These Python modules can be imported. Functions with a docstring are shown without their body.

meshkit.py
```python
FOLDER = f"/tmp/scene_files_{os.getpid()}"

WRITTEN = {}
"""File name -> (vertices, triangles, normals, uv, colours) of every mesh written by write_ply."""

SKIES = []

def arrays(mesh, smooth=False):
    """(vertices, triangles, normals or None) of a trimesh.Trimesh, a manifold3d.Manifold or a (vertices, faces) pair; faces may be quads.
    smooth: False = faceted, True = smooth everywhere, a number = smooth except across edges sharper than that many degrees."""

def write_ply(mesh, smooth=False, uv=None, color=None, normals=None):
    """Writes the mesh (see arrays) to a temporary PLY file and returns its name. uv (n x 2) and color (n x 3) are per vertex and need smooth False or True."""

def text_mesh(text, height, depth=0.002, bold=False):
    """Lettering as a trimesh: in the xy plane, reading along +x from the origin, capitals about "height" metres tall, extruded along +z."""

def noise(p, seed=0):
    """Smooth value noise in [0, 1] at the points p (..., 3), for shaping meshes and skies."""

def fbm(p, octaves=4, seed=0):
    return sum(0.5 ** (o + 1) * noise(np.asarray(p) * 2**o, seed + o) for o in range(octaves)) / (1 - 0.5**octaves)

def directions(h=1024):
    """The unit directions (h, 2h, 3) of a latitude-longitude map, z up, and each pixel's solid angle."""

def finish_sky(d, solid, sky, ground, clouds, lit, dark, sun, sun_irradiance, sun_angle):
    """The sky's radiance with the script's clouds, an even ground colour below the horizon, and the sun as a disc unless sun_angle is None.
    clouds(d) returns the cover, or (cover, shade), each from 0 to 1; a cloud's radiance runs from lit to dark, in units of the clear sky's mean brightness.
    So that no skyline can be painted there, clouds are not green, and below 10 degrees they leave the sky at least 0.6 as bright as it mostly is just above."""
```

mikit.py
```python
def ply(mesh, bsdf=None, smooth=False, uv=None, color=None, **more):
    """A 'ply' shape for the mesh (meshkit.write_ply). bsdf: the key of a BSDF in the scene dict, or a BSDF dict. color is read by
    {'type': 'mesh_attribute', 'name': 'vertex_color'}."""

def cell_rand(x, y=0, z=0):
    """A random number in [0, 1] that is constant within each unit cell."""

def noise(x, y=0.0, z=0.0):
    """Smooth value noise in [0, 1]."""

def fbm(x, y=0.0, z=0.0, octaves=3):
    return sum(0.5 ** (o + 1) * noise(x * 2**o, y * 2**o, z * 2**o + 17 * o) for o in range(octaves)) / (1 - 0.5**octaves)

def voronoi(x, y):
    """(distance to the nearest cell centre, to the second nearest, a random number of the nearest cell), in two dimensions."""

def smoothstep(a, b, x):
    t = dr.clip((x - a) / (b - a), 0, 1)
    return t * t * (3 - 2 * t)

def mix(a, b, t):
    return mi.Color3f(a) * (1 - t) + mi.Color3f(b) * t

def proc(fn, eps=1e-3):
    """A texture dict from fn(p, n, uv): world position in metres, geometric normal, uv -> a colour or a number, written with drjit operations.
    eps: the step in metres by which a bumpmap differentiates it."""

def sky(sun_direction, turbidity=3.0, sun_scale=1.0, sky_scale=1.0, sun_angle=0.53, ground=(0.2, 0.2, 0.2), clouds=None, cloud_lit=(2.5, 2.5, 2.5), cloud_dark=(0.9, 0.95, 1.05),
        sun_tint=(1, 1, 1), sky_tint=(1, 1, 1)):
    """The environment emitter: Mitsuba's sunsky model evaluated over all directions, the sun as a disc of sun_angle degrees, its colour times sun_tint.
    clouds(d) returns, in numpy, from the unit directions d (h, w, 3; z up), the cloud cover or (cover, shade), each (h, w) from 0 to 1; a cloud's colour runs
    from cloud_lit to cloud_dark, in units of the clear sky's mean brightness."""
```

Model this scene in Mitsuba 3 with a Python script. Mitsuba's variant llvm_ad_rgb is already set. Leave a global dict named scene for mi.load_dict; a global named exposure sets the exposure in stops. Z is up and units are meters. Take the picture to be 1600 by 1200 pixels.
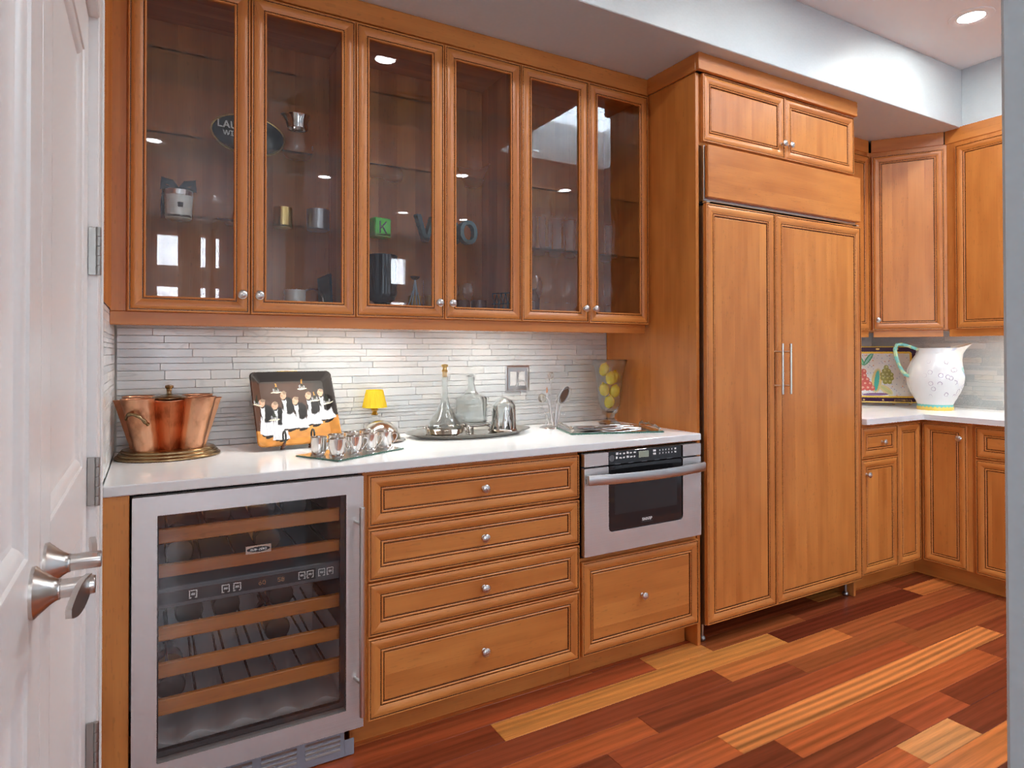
import math, random
import numpy as np, trimesh
import drjit as dr, mitsuba as mi
import mikit, meshkit
from mikit import noise, fbm, cell_rand, smoothstep, mix, proc, voronoi

scene, labels = {}, {}
T = mi.ScalarTransform4f
rng = random.Random(11)

# ------------------------------------------------------------------ camera
CAM_H = 1.2633549
_yaw, _pit, _rol = math.radians(29.660615), math.radians(-0.53242), math.radians(-0.07378)
_c, _s = math.cos(_yaw), math.sin(_yaw)
_X, _Y, _Z = np.array([_c, -_s, 0]), np.array([0, 0, -1.0]), np.array([_s, _c, 0])
_F = math.sin(_pit) * _Y + math.cos(_pit) * _Z
_Yp = math.cos(_pit) * _Y - math.sin(_pit) * _Z
_up = -(math.sin(_rol) * _X + math.cos(_rol) * _Yp)
_eye = np.array([0, 0, CAM_H])
scene['camera'] = {'type': 'perspective', 'fov': 2 * math.degrees(math.atan(800 / 991.7433)), 'fov_axis': 'x', 'near_clip': 0.05, 'far_clip': 60.0,
                   'principal_point_offset_x': 0.0, 'principal_point_offset_y': (600 - 540.32) / 1200,
                   'to_world': T().look_at(origin=_eye.tolist(), target=(_eye + _F).tolist(), up=_up.tolist())}

# ------------------------------------------------------------------ light levels
exposure = 0.0
L_WINDOW = [11.0, 12.2, 13.8]     # daylight behind the rear windows
L_SIDE_FILL = [4.8, 6.2, 7.6]       # fill light from the added, unseen window in the left wall
L_SKYLIGHT = [8.4, 10.2, 12.0]   # sky above the roof light
L_CAN = [200.0, 206.0, 197.0]        # recessed ceiling lamps by the cabinets
L_CAN_FAR = [60.0, 56.0, 48.0]    # recessed ceiling lamps in the room behind
L_CAN_BAR = [290.0, 300.0, 292.0]  # the lamp before the glass cabinets
L_CAN_HALL = [260.0, 250.0, 228.0]  # the lamp by the white doors
L_STRIP = [22.0, 22.0, 20.0]      # lamps under the wall cabinets
L_STRIP_FAR = [13.0, 11.5, 9.0]  # lamps under the corner wall cabinets

# ------------------------------------------------------------------ mesh helpers
class MB:
    """Collects polygons; vertices are shared only where the surface is smooth."""
    def __init__(self, wid=None):
        self.V, self.F, self.U, self.n = [], [], [], 0
        self.id = rng.randrange(50) if wid is None else wid
        self.uo = rng.random() * 30

    def add(self, v, f, uv=None):
        v, f = np.asarray(v, float), np.asarray(f, int)
        if f.shape[1] == 4:
            f = np.vstack([f[:, [0, 1, 2]], f[:, [0, 2, 3]]])
        self.V.append(v); self.F.append(f + self.n); self.n += len(v)
        self.U.append(np.zeros((len(v), 2)) if uv is None else np.asarray(uv, float))
        return self

    def arrays(self):
        return np.vstack(self.V), np.vstack(self.F), np.vstack(self.U)

    def poly(self, pts, uv=None):
        k = len(pts)
        return self.add(pts, [[0, i, i + 1] for i in range(1, k - 1)], uv)

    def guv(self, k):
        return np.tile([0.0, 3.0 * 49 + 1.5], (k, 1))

    def wuv(self, along, across, k=0):
        return np.stack([np.asarray(along) + self.uo + 3.1 * k, 3.0 * ((self.id + k) % 48) + 1.5 + np.asarray(across)], 1)

    def box(self, x0, x1, y0, y1, z0, z1, g=2, ch=0.0012):
        lo, hi = np.array([x0, y0, z0], float), np.array([x1, y1, z1], float)
        c = (lo + hi) / 2
        ch = min(ch, 0.3 * (hi - lo).min())

        def P(sg, ax):
            q = np.where(np.array(sg) > 0, hi, lo).astype(float)
            for a in range(3):
                if a != ax:
                    q[a] -= ch * sg[a]
            return q

        def put(pts, a):
            pts = np.array(pts)
            n = np.cross(pts[1] - pts[0], pts[2] - pts[0])
            if n @ (pts.mean(0) - c) < 0:
                pts = pts[::-1]
            d = pts - c
            if a == g:
                al, ac = d[:, (g + 1) % 3] * 0.05, d[:, (g + 2) % 3]
            else:
                al, ac = d[:, g], d[:, 3 - a - g]
            self.poly(pts, self.wuv(al, ac))
        for a in range(3):
            b, e = (a + 1) % 3, (a + 2) % 3
            for s in (-1, 1):
                q = []
                for sb, se in ((-1, -1), (1, -1), (1, 1), (-1, 1)):
                    sg = [0, 0, 0]; sg[a], sg[b], sg[e] = s, sb, se
                    q.append(P(sg, a))
                put(q, a)
        if ch > 0:
            for a, b in ((0, 1), (1, 2), (0, 2)):
                e = 3 - a - b
                for sa in (-1, 1):
                    for sb in (-1, 1):
                        q = []
                        for ax, se in ((a, -1), (a, 1), (b, 1), (b, -1)):
                            sg = [0, 0, 0]; sg[a], sg[b], sg[e] = sa, sb, se
                            q.append(P(sg, ax))
                        put(q, a if a != g else b)
            for sx in (-1, 1):
                for sy in (-1, 1):
                    for sz in (-1, 1):
                        put([P((sx, sy, sz), ax) for ax in range(3)], 0 if g != 0 else 1)
        return self

    def lathe(self, prof, c=(0, 0, 0), n=28, sharp=38, sx=1.0, sy=1.0, a0=0.0, mod=None):
        """prof: (r, z) from one end to the other; closed ends when r = 0."""
        prof = [tuple(map(float, q)) for q in prof]
        runs, cur = [], [prof[0]]
        for i in range(1, len(prof)):
            cur.append(prof[i])
            if i < len(prof) - 1:
                d1 = (prof[i][0] - prof[i - 1][0], prof[i][1] - prof[i - 1][1])
                d2 = (prof[i + 1][0] - prof[i][0], prof[i + 1][1] - prof[i][1])
                a = abs(math.degrees(math.atan2(d1[0] * d2[1] - d1[1] * d2[0], d1[0] * d2[0] + d1[1] * d2[1])))
                if a > sharp:
                    runs.append(cur); cur = [prof[i]]
        runs.append(cur)
        ang = np.linspace(0, 2 * np.pi, n + 1) + a0
        for run in runs:
            m = len(run)
            v, uv = [], []
            for (r, z) in run:
                rr = r * np.ones(n + 1) if mod is None else np.array([mod(r, z, t) for t in ang])
                v.append(np.stack([c[0] + rr * np.cos(ang) * sx, c[1] + rr * np.sin(ang) * sy, np.full(n + 1, c[2] + z)], 1))
                uv.append(np.stack([(ang - a0) / (2 * np.pi), np.full(n + 1, z)], 1))
            v[0][-1] = v[0][0]
            v, uv = np.vstack(v), np.vstack(uv)
            f = []
            for i in range(m - 1):
                for j in range(n):
                    j1 = j + 1
                    a, b, cc, d = i * (n + 1) + j, i * (n + 1) + j1, (i + 1) * (n + 1) + j1, (i + 1) * (n + 1) + j
                    if run[i][0] > 1e-9:
                        f.append([a, b, cc] if run[i + 1][0] > 1e-9 else [a, b, d])
                    if run[i + 1][0] > 1e-9:
                        f.append([a, cc, d])
            # join the seam so that normals are smooth across it
            f = np.array(f)
            seam = np.arange(m) * (n + 1) + n
            fm = np.where(np.isin(f, seam), f - n, f)
            self.add(v, fm, uv)
        return self

    def tube(self, path, r, n=8, cap=True, closed=False):
        p = np.asarray(path, float)
        k = len(p)
        r = np.broadcast_to(np.asarray(r, float), (k,))
        t = np.gradient(p, axis=0) if not closed else np.roll(p, -1, 0) - np.roll(p, 1, 0)
        t /= np.linalg.norm(t, axis=1, keepdims=True) + 1e-12
        u = np.cross(t[0], [0, 0, 1.0] if abs(t[0][2]) < 0.9 else [1.0, 0, 0]); u /= np.linalg.norm(u)
        rings = []
        for i in range(k):
            u = u - t[i] * (u @ t[i]); u /= np.linalg.norm(u) + 1e-12
            w = np.cross(t[i], u)
            a = np.arange(n) * 2 * np.pi / n
            rings.append(p[i] + r[i] * (np.cos(a)[:, None] * u + np.sin(a)[:, None] * w))
        v = np.vstack(rings)
        f = []
        for i in range(k if closed else k - 1):
            for j in range(n):
                i2, j2 = (i + 1) % k, (j + 1) % n
                f.append([i * n + j, i * n + j2, i2 * n + j2, i2 * n + j])
        self.add(v, f)
        if cap and not closed:
            self.poly(rings[0][::-1]); self.poly(rings[-1])
        return self

    def tm(self, m):
        return self.add(m.vertices, m.faces)

    def ribbon(self, path, w, th, up=(0, 0, 1)):
        """A flat band along the path: width w across, thickness th along up."""
        p = np.asarray(path, float); up = np.asarray(up, float)
        t = np.gradient(p, axis=0); t /= np.linalg.norm(t, axis=1, keepdims=True)
        s = np.cross(t, up); s /= np.linalg.norm(s, axis=1, keepdims=True)
        w = np.broadcast_to(np.asarray(w, float), (len(p),))[:, None] / 2
        A, B = p - s * w, p + s * w
        u2 = np.cross(s, t) * th / 2
        rings = [A - u2, B - u2, B + u2, A + u2]
        k = len(p)
        for a in range(4):
            q0, q1 = rings[a], rings[(a + 1) % 4]
            v = np.vstack([q0, q1])
            f = [[i, i + 1, k + i + 1, k + i] for i in range(k - 1)]
            self.add(v, f)
        for e in (0, -1):
            self.poly([rings[a][e] for a in range(4)])
        return self

    def merge(self, o):
        v, f, u = o.arrays()
        return self.add(v, f, u)

    def move(self, fn):
        self.V = [fn(v) for v in self.V]
        return self

    def orient(self):
        v, f, u = self.arrays()
        q = v[f] - v.mean(0)
        if np.einsum('ij,ij->i', q[:, 0], np.cross(q[:, 1], q[:, 2])).sum() < 0:
            f = f[:, ::-1]
        self.V, self.F, self.U = [v], [f], [u]
        return self


def placed(x, y, z, deg=0.0):
    a = math.radians(deg); ca, sa = math.cos(a), math.sin(a)
    return lambda v: np.stack([v[:, 0] * ca - v[:, 1] * sa + x, v[:, 0] * sa + v[:, 1] * ca + y, v[:, 2] + z], 1)


def tilted(x, y, z, deg, tilt):
    """Local plane x across, z up the face, -y its front; leaned back by tilt, then turned by deg."""
    t = math.radians(tilt); ct, st = math.cos(t), math.sin(t)
    g = placed(x, y, z, deg)
    return lambda v: g(np.stack([v[:, 0], v[:, 1] * ct + v[:, 2] * st, -v[:, 1] * st + v[:, 2] * ct], 1))


def along(p0, p1):
    """Maps local +z (from the origin) to the direction p0 -> p1, starting at p0."""
    p0, p1 = np.asarray(p0, float), np.asarray(p1, float)
    z = (p1 - p0) / np.linalg.norm(p1 - p0)
    x = np.cross([0, 0, 1.0] if abs(z[2]) < 0.95 else [1.0, 0, 0], z); x /= np.linalg.norm(x)
    R = np.stack([x, np.cross(z, x), z], 1)
    return lambda v: v @ R.T + p0


used = set()


def numbered(name):
    k, i = name, 0
    while k in used:
        i += 1
        k = f'{name}_{i:03d}'
    used.add(k)
    return k


def thing(name, label, cat, group=None):
    k = numbered(name)
    labels[k] = {'label': label, 'category': cat}
    if group:
        labels[k]['group'] = group
    return k


def structure(name, label=None):
    k = numbered(name)
    labels[k] = {'kind': 'structure'}
    if label:
        labels[k]['label'] = label
    return k


def put(key, mb, mat, **more):
    v, f, u = mb.arrays()
    scene[key] = mikit.ply((v, f), mat, smooth=True, uv=u, **more)
    used.add(key)
    return key


def part(parent, name, mb, mat, label=None, kind=None, **more):
    k = numbered(parent + '__' + name)
    if isinstance(mb, dict):
        scene[k] = {**mb, **more}
    else:
        put(k, mb, mat, **more)
    if label or kind:
        labels[k] = {}
        if label:
            labels[k]['label'] = label
        if kind:
            labels[k]['kind'] = kind
    return k


def arc(c, r, a0, a1, n=12, plane='xz'):
    out = []
    for t in np.linspace(math.radians(a0), math.radians(a1), n):
        a, b = r * math.cos(t), r * math.sin(t)
        out.append({'xz': (c[0] + a, c[1], c[2] + b), 'xy': (c[0] + a, c[1] + b, c[2]), 'yz': (c[0], c[1] + a, c[2] + b)}[plane])
    return out

# ------------------------------------------------------------------ materials
def P(color, rough=0.5, metal=0.0, spec=0.5, **k):
    if callable(color):
        color = proc(color)
    elif isinstance(color, (tuple, list)):
        color = {'type': 'rgb', 'value': list(color)}
    d = {'type': 'principled', 'base_color': color, 'roughness': rough, 'metallic': metal}
    if metal < 0.5:
        d['specular'] = spec
    d.update(k)
    return {'type': 'twosided', 'bsdf': d}


def piece(uv):
    i = dr.floor(uv.y / 3.0)
    return i, uv.x, uv.y - 3.0 * i - 1.5


def cherry(p, n, uv):
    i, u, v = piece(uv)
    st = cell_rand(dr.floor(v / 0.082 + i * 0.37), i, 5)
    g = fbm(u * 1.8 + st * 31, v * 30, i, 3)
    fig = fbm(u * 5.0 + i * 3, v * 15 + st * 17, 2.0, 2)
    fine = noise(u * 10, v * 420, i)
    t = 0.5 + 0.34 * (st - 0.5) + 0.42 * (g - 0.5) + 0.48 * (fig - 0.5) + 0.10 * (fine - 0.5)
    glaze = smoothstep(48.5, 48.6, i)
    c = mix((0.385, 0.105, 0.018), (0.64, 0.250, 0.059), dr.clip(t, 0, 1))
    fleck = smoothstep(0.80, 0.9, noise(u * 45 + i * 5, v * 260, st * 9))
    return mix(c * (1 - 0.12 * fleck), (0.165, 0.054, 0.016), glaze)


TONES = [(0.54, 0.205, 0.05), (0.105, 0.018, 0.008), (0.20, 0.040, 0.015), (0.40, 0.090, 0.026), (0.47, 0.140, 0.036),
         (0.26, 0.064, 0.020), (0.52, 0.170, 0.047), (0.57, 0.235, 0.078), (0.15, 0.028, 0.011), (0.30, 0.060, 0.020)]


def planks(p, n, uv):
    i, u, v = piece(uv)
    k = i - 10.0 * dr.floor(i / 10.0)
    r = cell_rand(i, dr.floor(u / 10), 3)
    c = mi.Color3f(0)
    for j, t in enumerate(TONES):
        c = dr.select(dr.abs(k - j) < 0.5, mi.Color3f(t), c)
    g = fbm(u * 1.3 + r * 20, v * 48, i, 3)
    band = dr.sin(v * 210 + 9 * noise(u * 0.9 + r * 9, v * 7, i) + r * 12)
    strong = dr.select(dr.abs(k - 6) < 0.5, mi.Float(0.34), mi.Float(0.10))
    fine = noise(u * 16, v * 430, i)
    t = 1.0 + 0.75 * (g - 0.5) + strong * band + 0.22 * (fine - 0.5)
    return c * dr.clip(t, 0.35, 1.7)


def marble(p, n, uv):
    i, u, v = piece(uv)
    r = cell_rand(i, dr.floor(u / 7), 3)
    r2 = cell_rand(i, dr.floor(u / 7), 8)
    a = fbm(u * 5 + r * 40, v * 22 + r * 9, i, 3)
    vein = 1 - smoothstep(0.0, 0.055, dr.abs(fbm(u * 7 + r * 20, v * 30 + r * 4, i + 2, 3) - 0.5))
    c = mix((0.80, 0.805, 0.79), (0.61, 0.645, 0.66), dr.clip(0.75 * r + 0.9 * (a - 0.42), 0, 1))
    c = mix(c, (0.80, 0.76, 0.67), 0.35 * smoothstep(0.7, 0.95, r2))
    return c * (1 - 0.14 * vein * smoothstep(0.4, 0.8, r2))


def quartz(p, n, uv):
    a = fbm(p.x * 60, p.y * 60, p.z * 60, 2)
    s = smoothstep(0.62, 0.72, fbm(p.x * 3.2 + 4, p.y * 5.5, 1.0, 4))
    return mix((0.76, 0.775, 0.785), (0.70, 0.715, 0.725), dr.clip(0.5 * s + 0.5 * (a - 0.4), 0, 1))


def brushed(p, n, uv):
    a = noise(p.x * 6, p.y * 6, p.z * 900)
    return mix((0.66, 0.655, 0.65), (0.75, 0.745, 0.735), a)


def copper_fn(p, n, uv):
    a = fbm(p.x * 26, p.y * 26, p.z * 18, 4)
    b = noise(p.x * 90, p.y * 90, p.z * 7)
    return mix((0.80, 0.42, 0.25), (0.50, 0.22, 0.115), dr.clip(smoothstep(0.42, 0.74, a) + 0.25 * (b - 0.5), 0, 1))


def brass_fn(p, n, uv):
    a = fbm(p.x * 40, p.y * 40, p.z * 40, 3)
    return mix((0.42, 0.29, 0.15), (0.24, 0.155, 0.085), a)


def white_paint(p, n, uv):
    return mix((0.80, 0.80, 0.795), (0.785, 0.785, 0.78), noise(p.x * 200, p.y * 200, p.z * 200))


def wall_fn(p, n, uv):
    return mix((0.50, 0.545, 0.565), (0.535, 0.58, 0.60), fbm(p.x * 130, p.y * 130, p.z * 130, 2))


scene['cherry_wood'] = P(cherry, 0.36, spec=0.5)
scene['floor_wood'] = P(planks, 0.23, spec=0.25)
scene['marble_tile'] = P(marble, 0.16, spec=0.5)
scene['grout'] = P((0.66, 0.65, 0.61), 0.9, spec=0.2)
scene['quartz_stone'] = P(quartz, 0.12, spec=0.5)
scene['stainless'] = {'type': 'twosided', 'bsdf': {'type': 'roughconductor', 'material': 'none', 'distribution': 'ggx', 'alpha_u': 0.12, 'alpha_v': 0.25, 'specular_reflectance': proc(brushed)}}
scene['stainless_plain'] = P((0.56, 0.555, 0.55), 0.30, 1.0)
scene['nickel'] = P((0.68, 0.665, 0.64), 0.24, 1.0)
scene['hinge_metal'] = P((0.40, 0.395, 0.375), 0.34, 1.0)
scene['silver'] = P((0.82, 0.80, 0.77), 0.045, 1.0)
scene['silver_worn'] = P((0.66, 0.62, 0.56), 0.17, 1.0)
scene['mirror_glass'] = P((0.74, 0.78, 0.77), 0.02, 1.0)
scene['copper'] = P(copper_fn, 0.33, 1.0)
scene['brass'] = P(brass_fn, 0.24, 1.0)
scene['gold'] = P((0.78, 0.55, 0.22), 0.22, 1.0)
scene['white_enamel'] = P(white_paint, 0.30, spec=0.5)
scene['wall_paint'] = P(wall_fn, 0.42, spec=0.45)
scene['ceiling_paint'] = P((0.78, 0.765, 0.75), 0.85, spec=0.2)
scene['black_plastic'] = P((0.018, 0.018, 0.02), 0.35)
scene['black_gloss'] = P((0.010, 0.010, 0.011), 0.04, spec=0.6)
scene['dark_void'] = P((0.008, 0.007, 0.006), 0.9, spec=0.1)
scene['liner_dark'] = P((0.028, 0.029, 0.031), 0.5)
scene['liner_grey'] = P((0.62, 0.63, 0.64), 0.4)
scene['panel_grey'] = P((0.10, 0.105, 0.115), 0.4)
scene['white_print'] = P((0.80, 0.80, 0.80), 0.5)
scene['amber_digits'] = P((0.55, 0.28, 0.12), 0.6)
scene['lcd_screen'] = P((0.30, 0.34, 0.27), 0.35)
scene['grille_blue'] = P((0.30, 0.33, 0.39), 0.42, 0.35)
scene['white_plastic'] = P((0.78, 0.78, 0.77), 0.3)
scene['pane_glass'] = {'type': 'thindielectric', 'int_ior': 1.52, 'specular_transmittance': {'type': 'rgb', 'value': [0.82, 0.83, 0.83]}}
scene['thin_glass'] = {'type': 'thindielectric', 'int_ior': 1.5}
scene['solid_glass'] = {'type': 'dielectric', 'int_ior': 1.5, 'specular_transmittance': {'type': 'rgb', 'value': [0.985, 0.995, 0.99]}}
scene['shelf_glass'] = {'type': 'dielectric', 'int_ior': 1.5, 'specular_transmittance': {'type': 'rgb', 'value': [0.90, 0.96, 0.93]}}
scene['dark_glass'] = P((0.012, 0.016, 0.012), 0.06, spec=0.6)
scene['cork'] = P((0.55, 0.40, 0.22), 0.8)
scene['red_wax'] = P((0.25, 0.03, 0.03), 0.35)
scene['yellow_fabric'] = P((0.72, 0.50, 0.03), 0.75, spec=0.2)
scene['lemon_skin'] = P(lambda p, n, uv: mix((0.85, 0.62, 0.03), (0.80, 0.70, 0.10), fbm(p.x * 120, p.y * 120, p.z * 120, 2)), 0.38)
scene['white_wax'] = P((0.74, 0.78, 0.74), 0.25)
scene['black_ribbon'] = P((0.012, 0.016, 0.016), 0.5)
scene['green_glass'] = P(lambda p, n, uv: mix((0.13, 0.62, 0.06), (0.05, 0.40, 0.05), fbm(p.x * 70, p.y * 70, p.z * 30, 2)), 0.2)
scene['dark_metal'] = P((0.05, 0.06, 0.06), 0.35, 0.5)
scene['teal_metal'] = P((0.06, 0.10, 0.10), 0.35, 0.3)
scene['pewter'] = P((0.34, 0.34, 0.35), 0.28, 1.0)
scene['amber_wax'] = P((0.62, 0.36, 0.10), 0.4)
scene['brown_glaze'] = P((0.16, 0.06, 0.035), 0.25)
scene['black_wire'] = P((0.03, 0.03, 0.033), 0.4, 0.6)
scene['curtain_cloth'] = P((0.42, 0.31, 0.25), 0.85, spec=0.1)
scene['green_edge'] = P((0.05, 0.13, 0.10), 0.12)
scene['outside_light'] = P((0.9, 0.9, 0.9), 0.9)

# ------------------------------------------------------------------ main dimensions (metres)
XL, YW, XR = -0.109, 2.604, 4.375            # left wall, back wall, right wall
CT, CB = 0.914, 0.8853                        # worktop
YC, YD, YU = 1.9549, 1.969, 2.2616            # worktop edge, base doors, wall-cabinet doors
CEIL, SOF = 2.887, 2.5475
YSOF = 1.8845
YREAR = -4.2
PANEL_X = 2.0435                              # left face of the tall end panel

# ------------------------------------------------------------------ the room
k = structure('ceiling')
sx0, sx1, sy0, sy1 = 2.44, 3.50, 0.04, 1.21     # opening of the roof light
m = MB()
for a, b, c, d in ((XL - .1, sx0, YREAR - .1, YW + .1), (sx1, XR + .1, YREAR - .1, YW + .1), (sx0, sx1, YREAR - .1, sy0), (sx0, sx1, sy1, YW + .1)):
    m.box(a, b, c, d, CEIL, CEIL + .12, ch=0)
put(k, m, 'ceiling_paint')
k = structure('skylight', 'large white roof light in the ceiling')
m = MB()
h0, h1 = CEIL + .02, CEIL + .34
m.box(sx0 - .03, sx0, sy0 - .03, sy1 + .03, CEIL + .12, h1, ch=0).box(sx1, sx1 + .03, sy0 - .03, sy1 + .03, CEIL + .12, h1, ch=0)
m.box(sx0, sx1, sy0 - .03, sy0, CEIL + .12, h1, ch=0).box(sx0, sx1, sy1, sy1 + .03, CEIL + .12, h1, ch=0)
put(k, m, 'white_enamel')
m = MB().poly([(sx0 - .02, sy0 - .02, h1), (sx0 - .02, sy1 + .02, h1), (sx1 + .02, sy1 + .02, h1), (sx1 + .02, sy0 - .02, h1)])
part(k, 'pane', m, 'outside_light', emitter={'type': 'area', 'radiance': {'type': 'rgb', 'value': L_SKYLIGHT}})

# walls
WIN = [(0.01, 0.80, 0.85, 2.74), (2.93, 3.26, 0.85, 2.66)]
k = structure('wall_rear')
m = MB()
xs = XL - .1
for a, b, z0, z1 in WIN:
    m.box(xs, a, YREAR - .14, YREAR, 0, CEIL, ch=0)
    m.box(a, b, YREAR - .14, YREAR, 0, z0, ch=0).box(a, b, YREAR - .14, YREAR, z1, CEIL, ch=0)
    xs = b
m.box(xs, XR + .1, YREAR - .14, YREAR, 0, CEIL, ch=0)
put(k, m, 'wall_paint')
for i, (a, b, z0, z1) in enumerate(WIN):
    k = structure(f'window_{i + 1}', 'white framed window in the wall behind')
    m = MB()
    w = .055
    m.box(a, a + w, YREAR - .1, YREAR + .01, z0, z1).box(b - w, b, YREAR - .1, YREAR + .01, z0, z1)
    m.box(a + w, b - w, YREAR - .1, YREAR + .01, z0, z0 + w).box(a + w, b - w, YREAR - .1, YREAR + .01, z1 - w, z1)
    m.box(a + w, b - w, YREAR - .08, YREAR - .01, z1 - .68, z1 - .42)
    put(k, m, 'white_enamel')
    m = MB().poly([(a, YREAR - .11, z0), (b, YREAR - .11, z0), (b, YREAR - .11, z1), (a, YREAR - .11, z1)][::-1])
    part(k, 'pane', m, 'outside_light', emitter={'type': 'area', 'radiance': {'type': 'rgb', 'value': L_WINDOW}})

k = structure('wall_right')
put(k, MB().box(XR, XR + .12, YREAR - .1, YW + .1, 0, CEIL, ch=0), 'wall_paint')
wall_right = k
k = structure('wall_back')
put(k, MB().box(XL - .1, XR + .1, YW + .008, YW + .12, 0, CEIL, ch=0), 'grout')
wall_back = k
k = structure('soffit')
put(k, MB().box(XL, XR, YSOF, YW + .01, SOF, CEIL - .001, ch=.003), 'wall_paint')
# the wall and its tile: left wall holds a pair of doors
D0, D1, DM, DTOP = .335, 1.800, 1.075, 2.06
k = structure('wall_left')
wall_left = k
m = MB()
m.box(XL - .12, XL - .006, D1 + .10, YW + .02, 0, CEIL, ch=0)
LW = (-3.5, -1.3, .25, 2.45)      # unseen window added for side fill, in the left wall behind the camera: y0, y1, z0, z1
m.box(XL - .12, XL - .006, LW[1], D0 - .10, 0, CEIL, ch=0).box(XL - .12, XL - .006, YREAR - .1, LW[0], 0, CEIL, ch=0)
m.box(XL - .12, XL - .006, LW[0], LW[1], 0, LW[2], ch=0).box(XL - .12, XL - .006, LW[0], LW[1], LW[3], CEIL, ch=0)
m.box(XL - .12, XL - .006, D0 - .10, D1 + .10, DTOP + .1, CEIL, ch=0)
put(k, m, 'wall_paint')
k = structure('window_3', 'added fill-light window, unseen, in the left wall behind the camera')
m = MB()
for a, b_ in ((LW[0], LW[0] + .06), ((LW[0] + LW[1]) / 2 - .04, (LW[0] + LW[1]) / 2 + .04), (LW[1] - .06, LW[1])):
    m.box(XL - .10, XL + .004, a, b_, LW[2], LW[3])
m.box(XL - .10, XL + .004, LW[0] + .06, LW[1] - .06, LW[2], LW[2] + .06).box(XL - .10, XL + .004, LW[0] + .06, LW[1] - .06, LW[3] - .06, LW[3])
put(k, m, 'white_enamel')
m = MB().poly([(XL - .11, LW[0], LW[2]), (XL - .11, LW[1], LW[2]), (XL - .11, LW[1], LW[3]), (XL - .11, LW[0], LW[3])])
part(k, 'pane', m, 'outside_light', emitter={'type': 'area', 'radiance': {'type': 'rgb', 'value': L_SIDE_FILL}})
k = structure('wall_opening', 'pale blue end of the wall at the right edge')
put(k, MB().box(.748, .868, -1.0, .3125, 0, CEIL, ch=.004), 'wall_paint')

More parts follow.
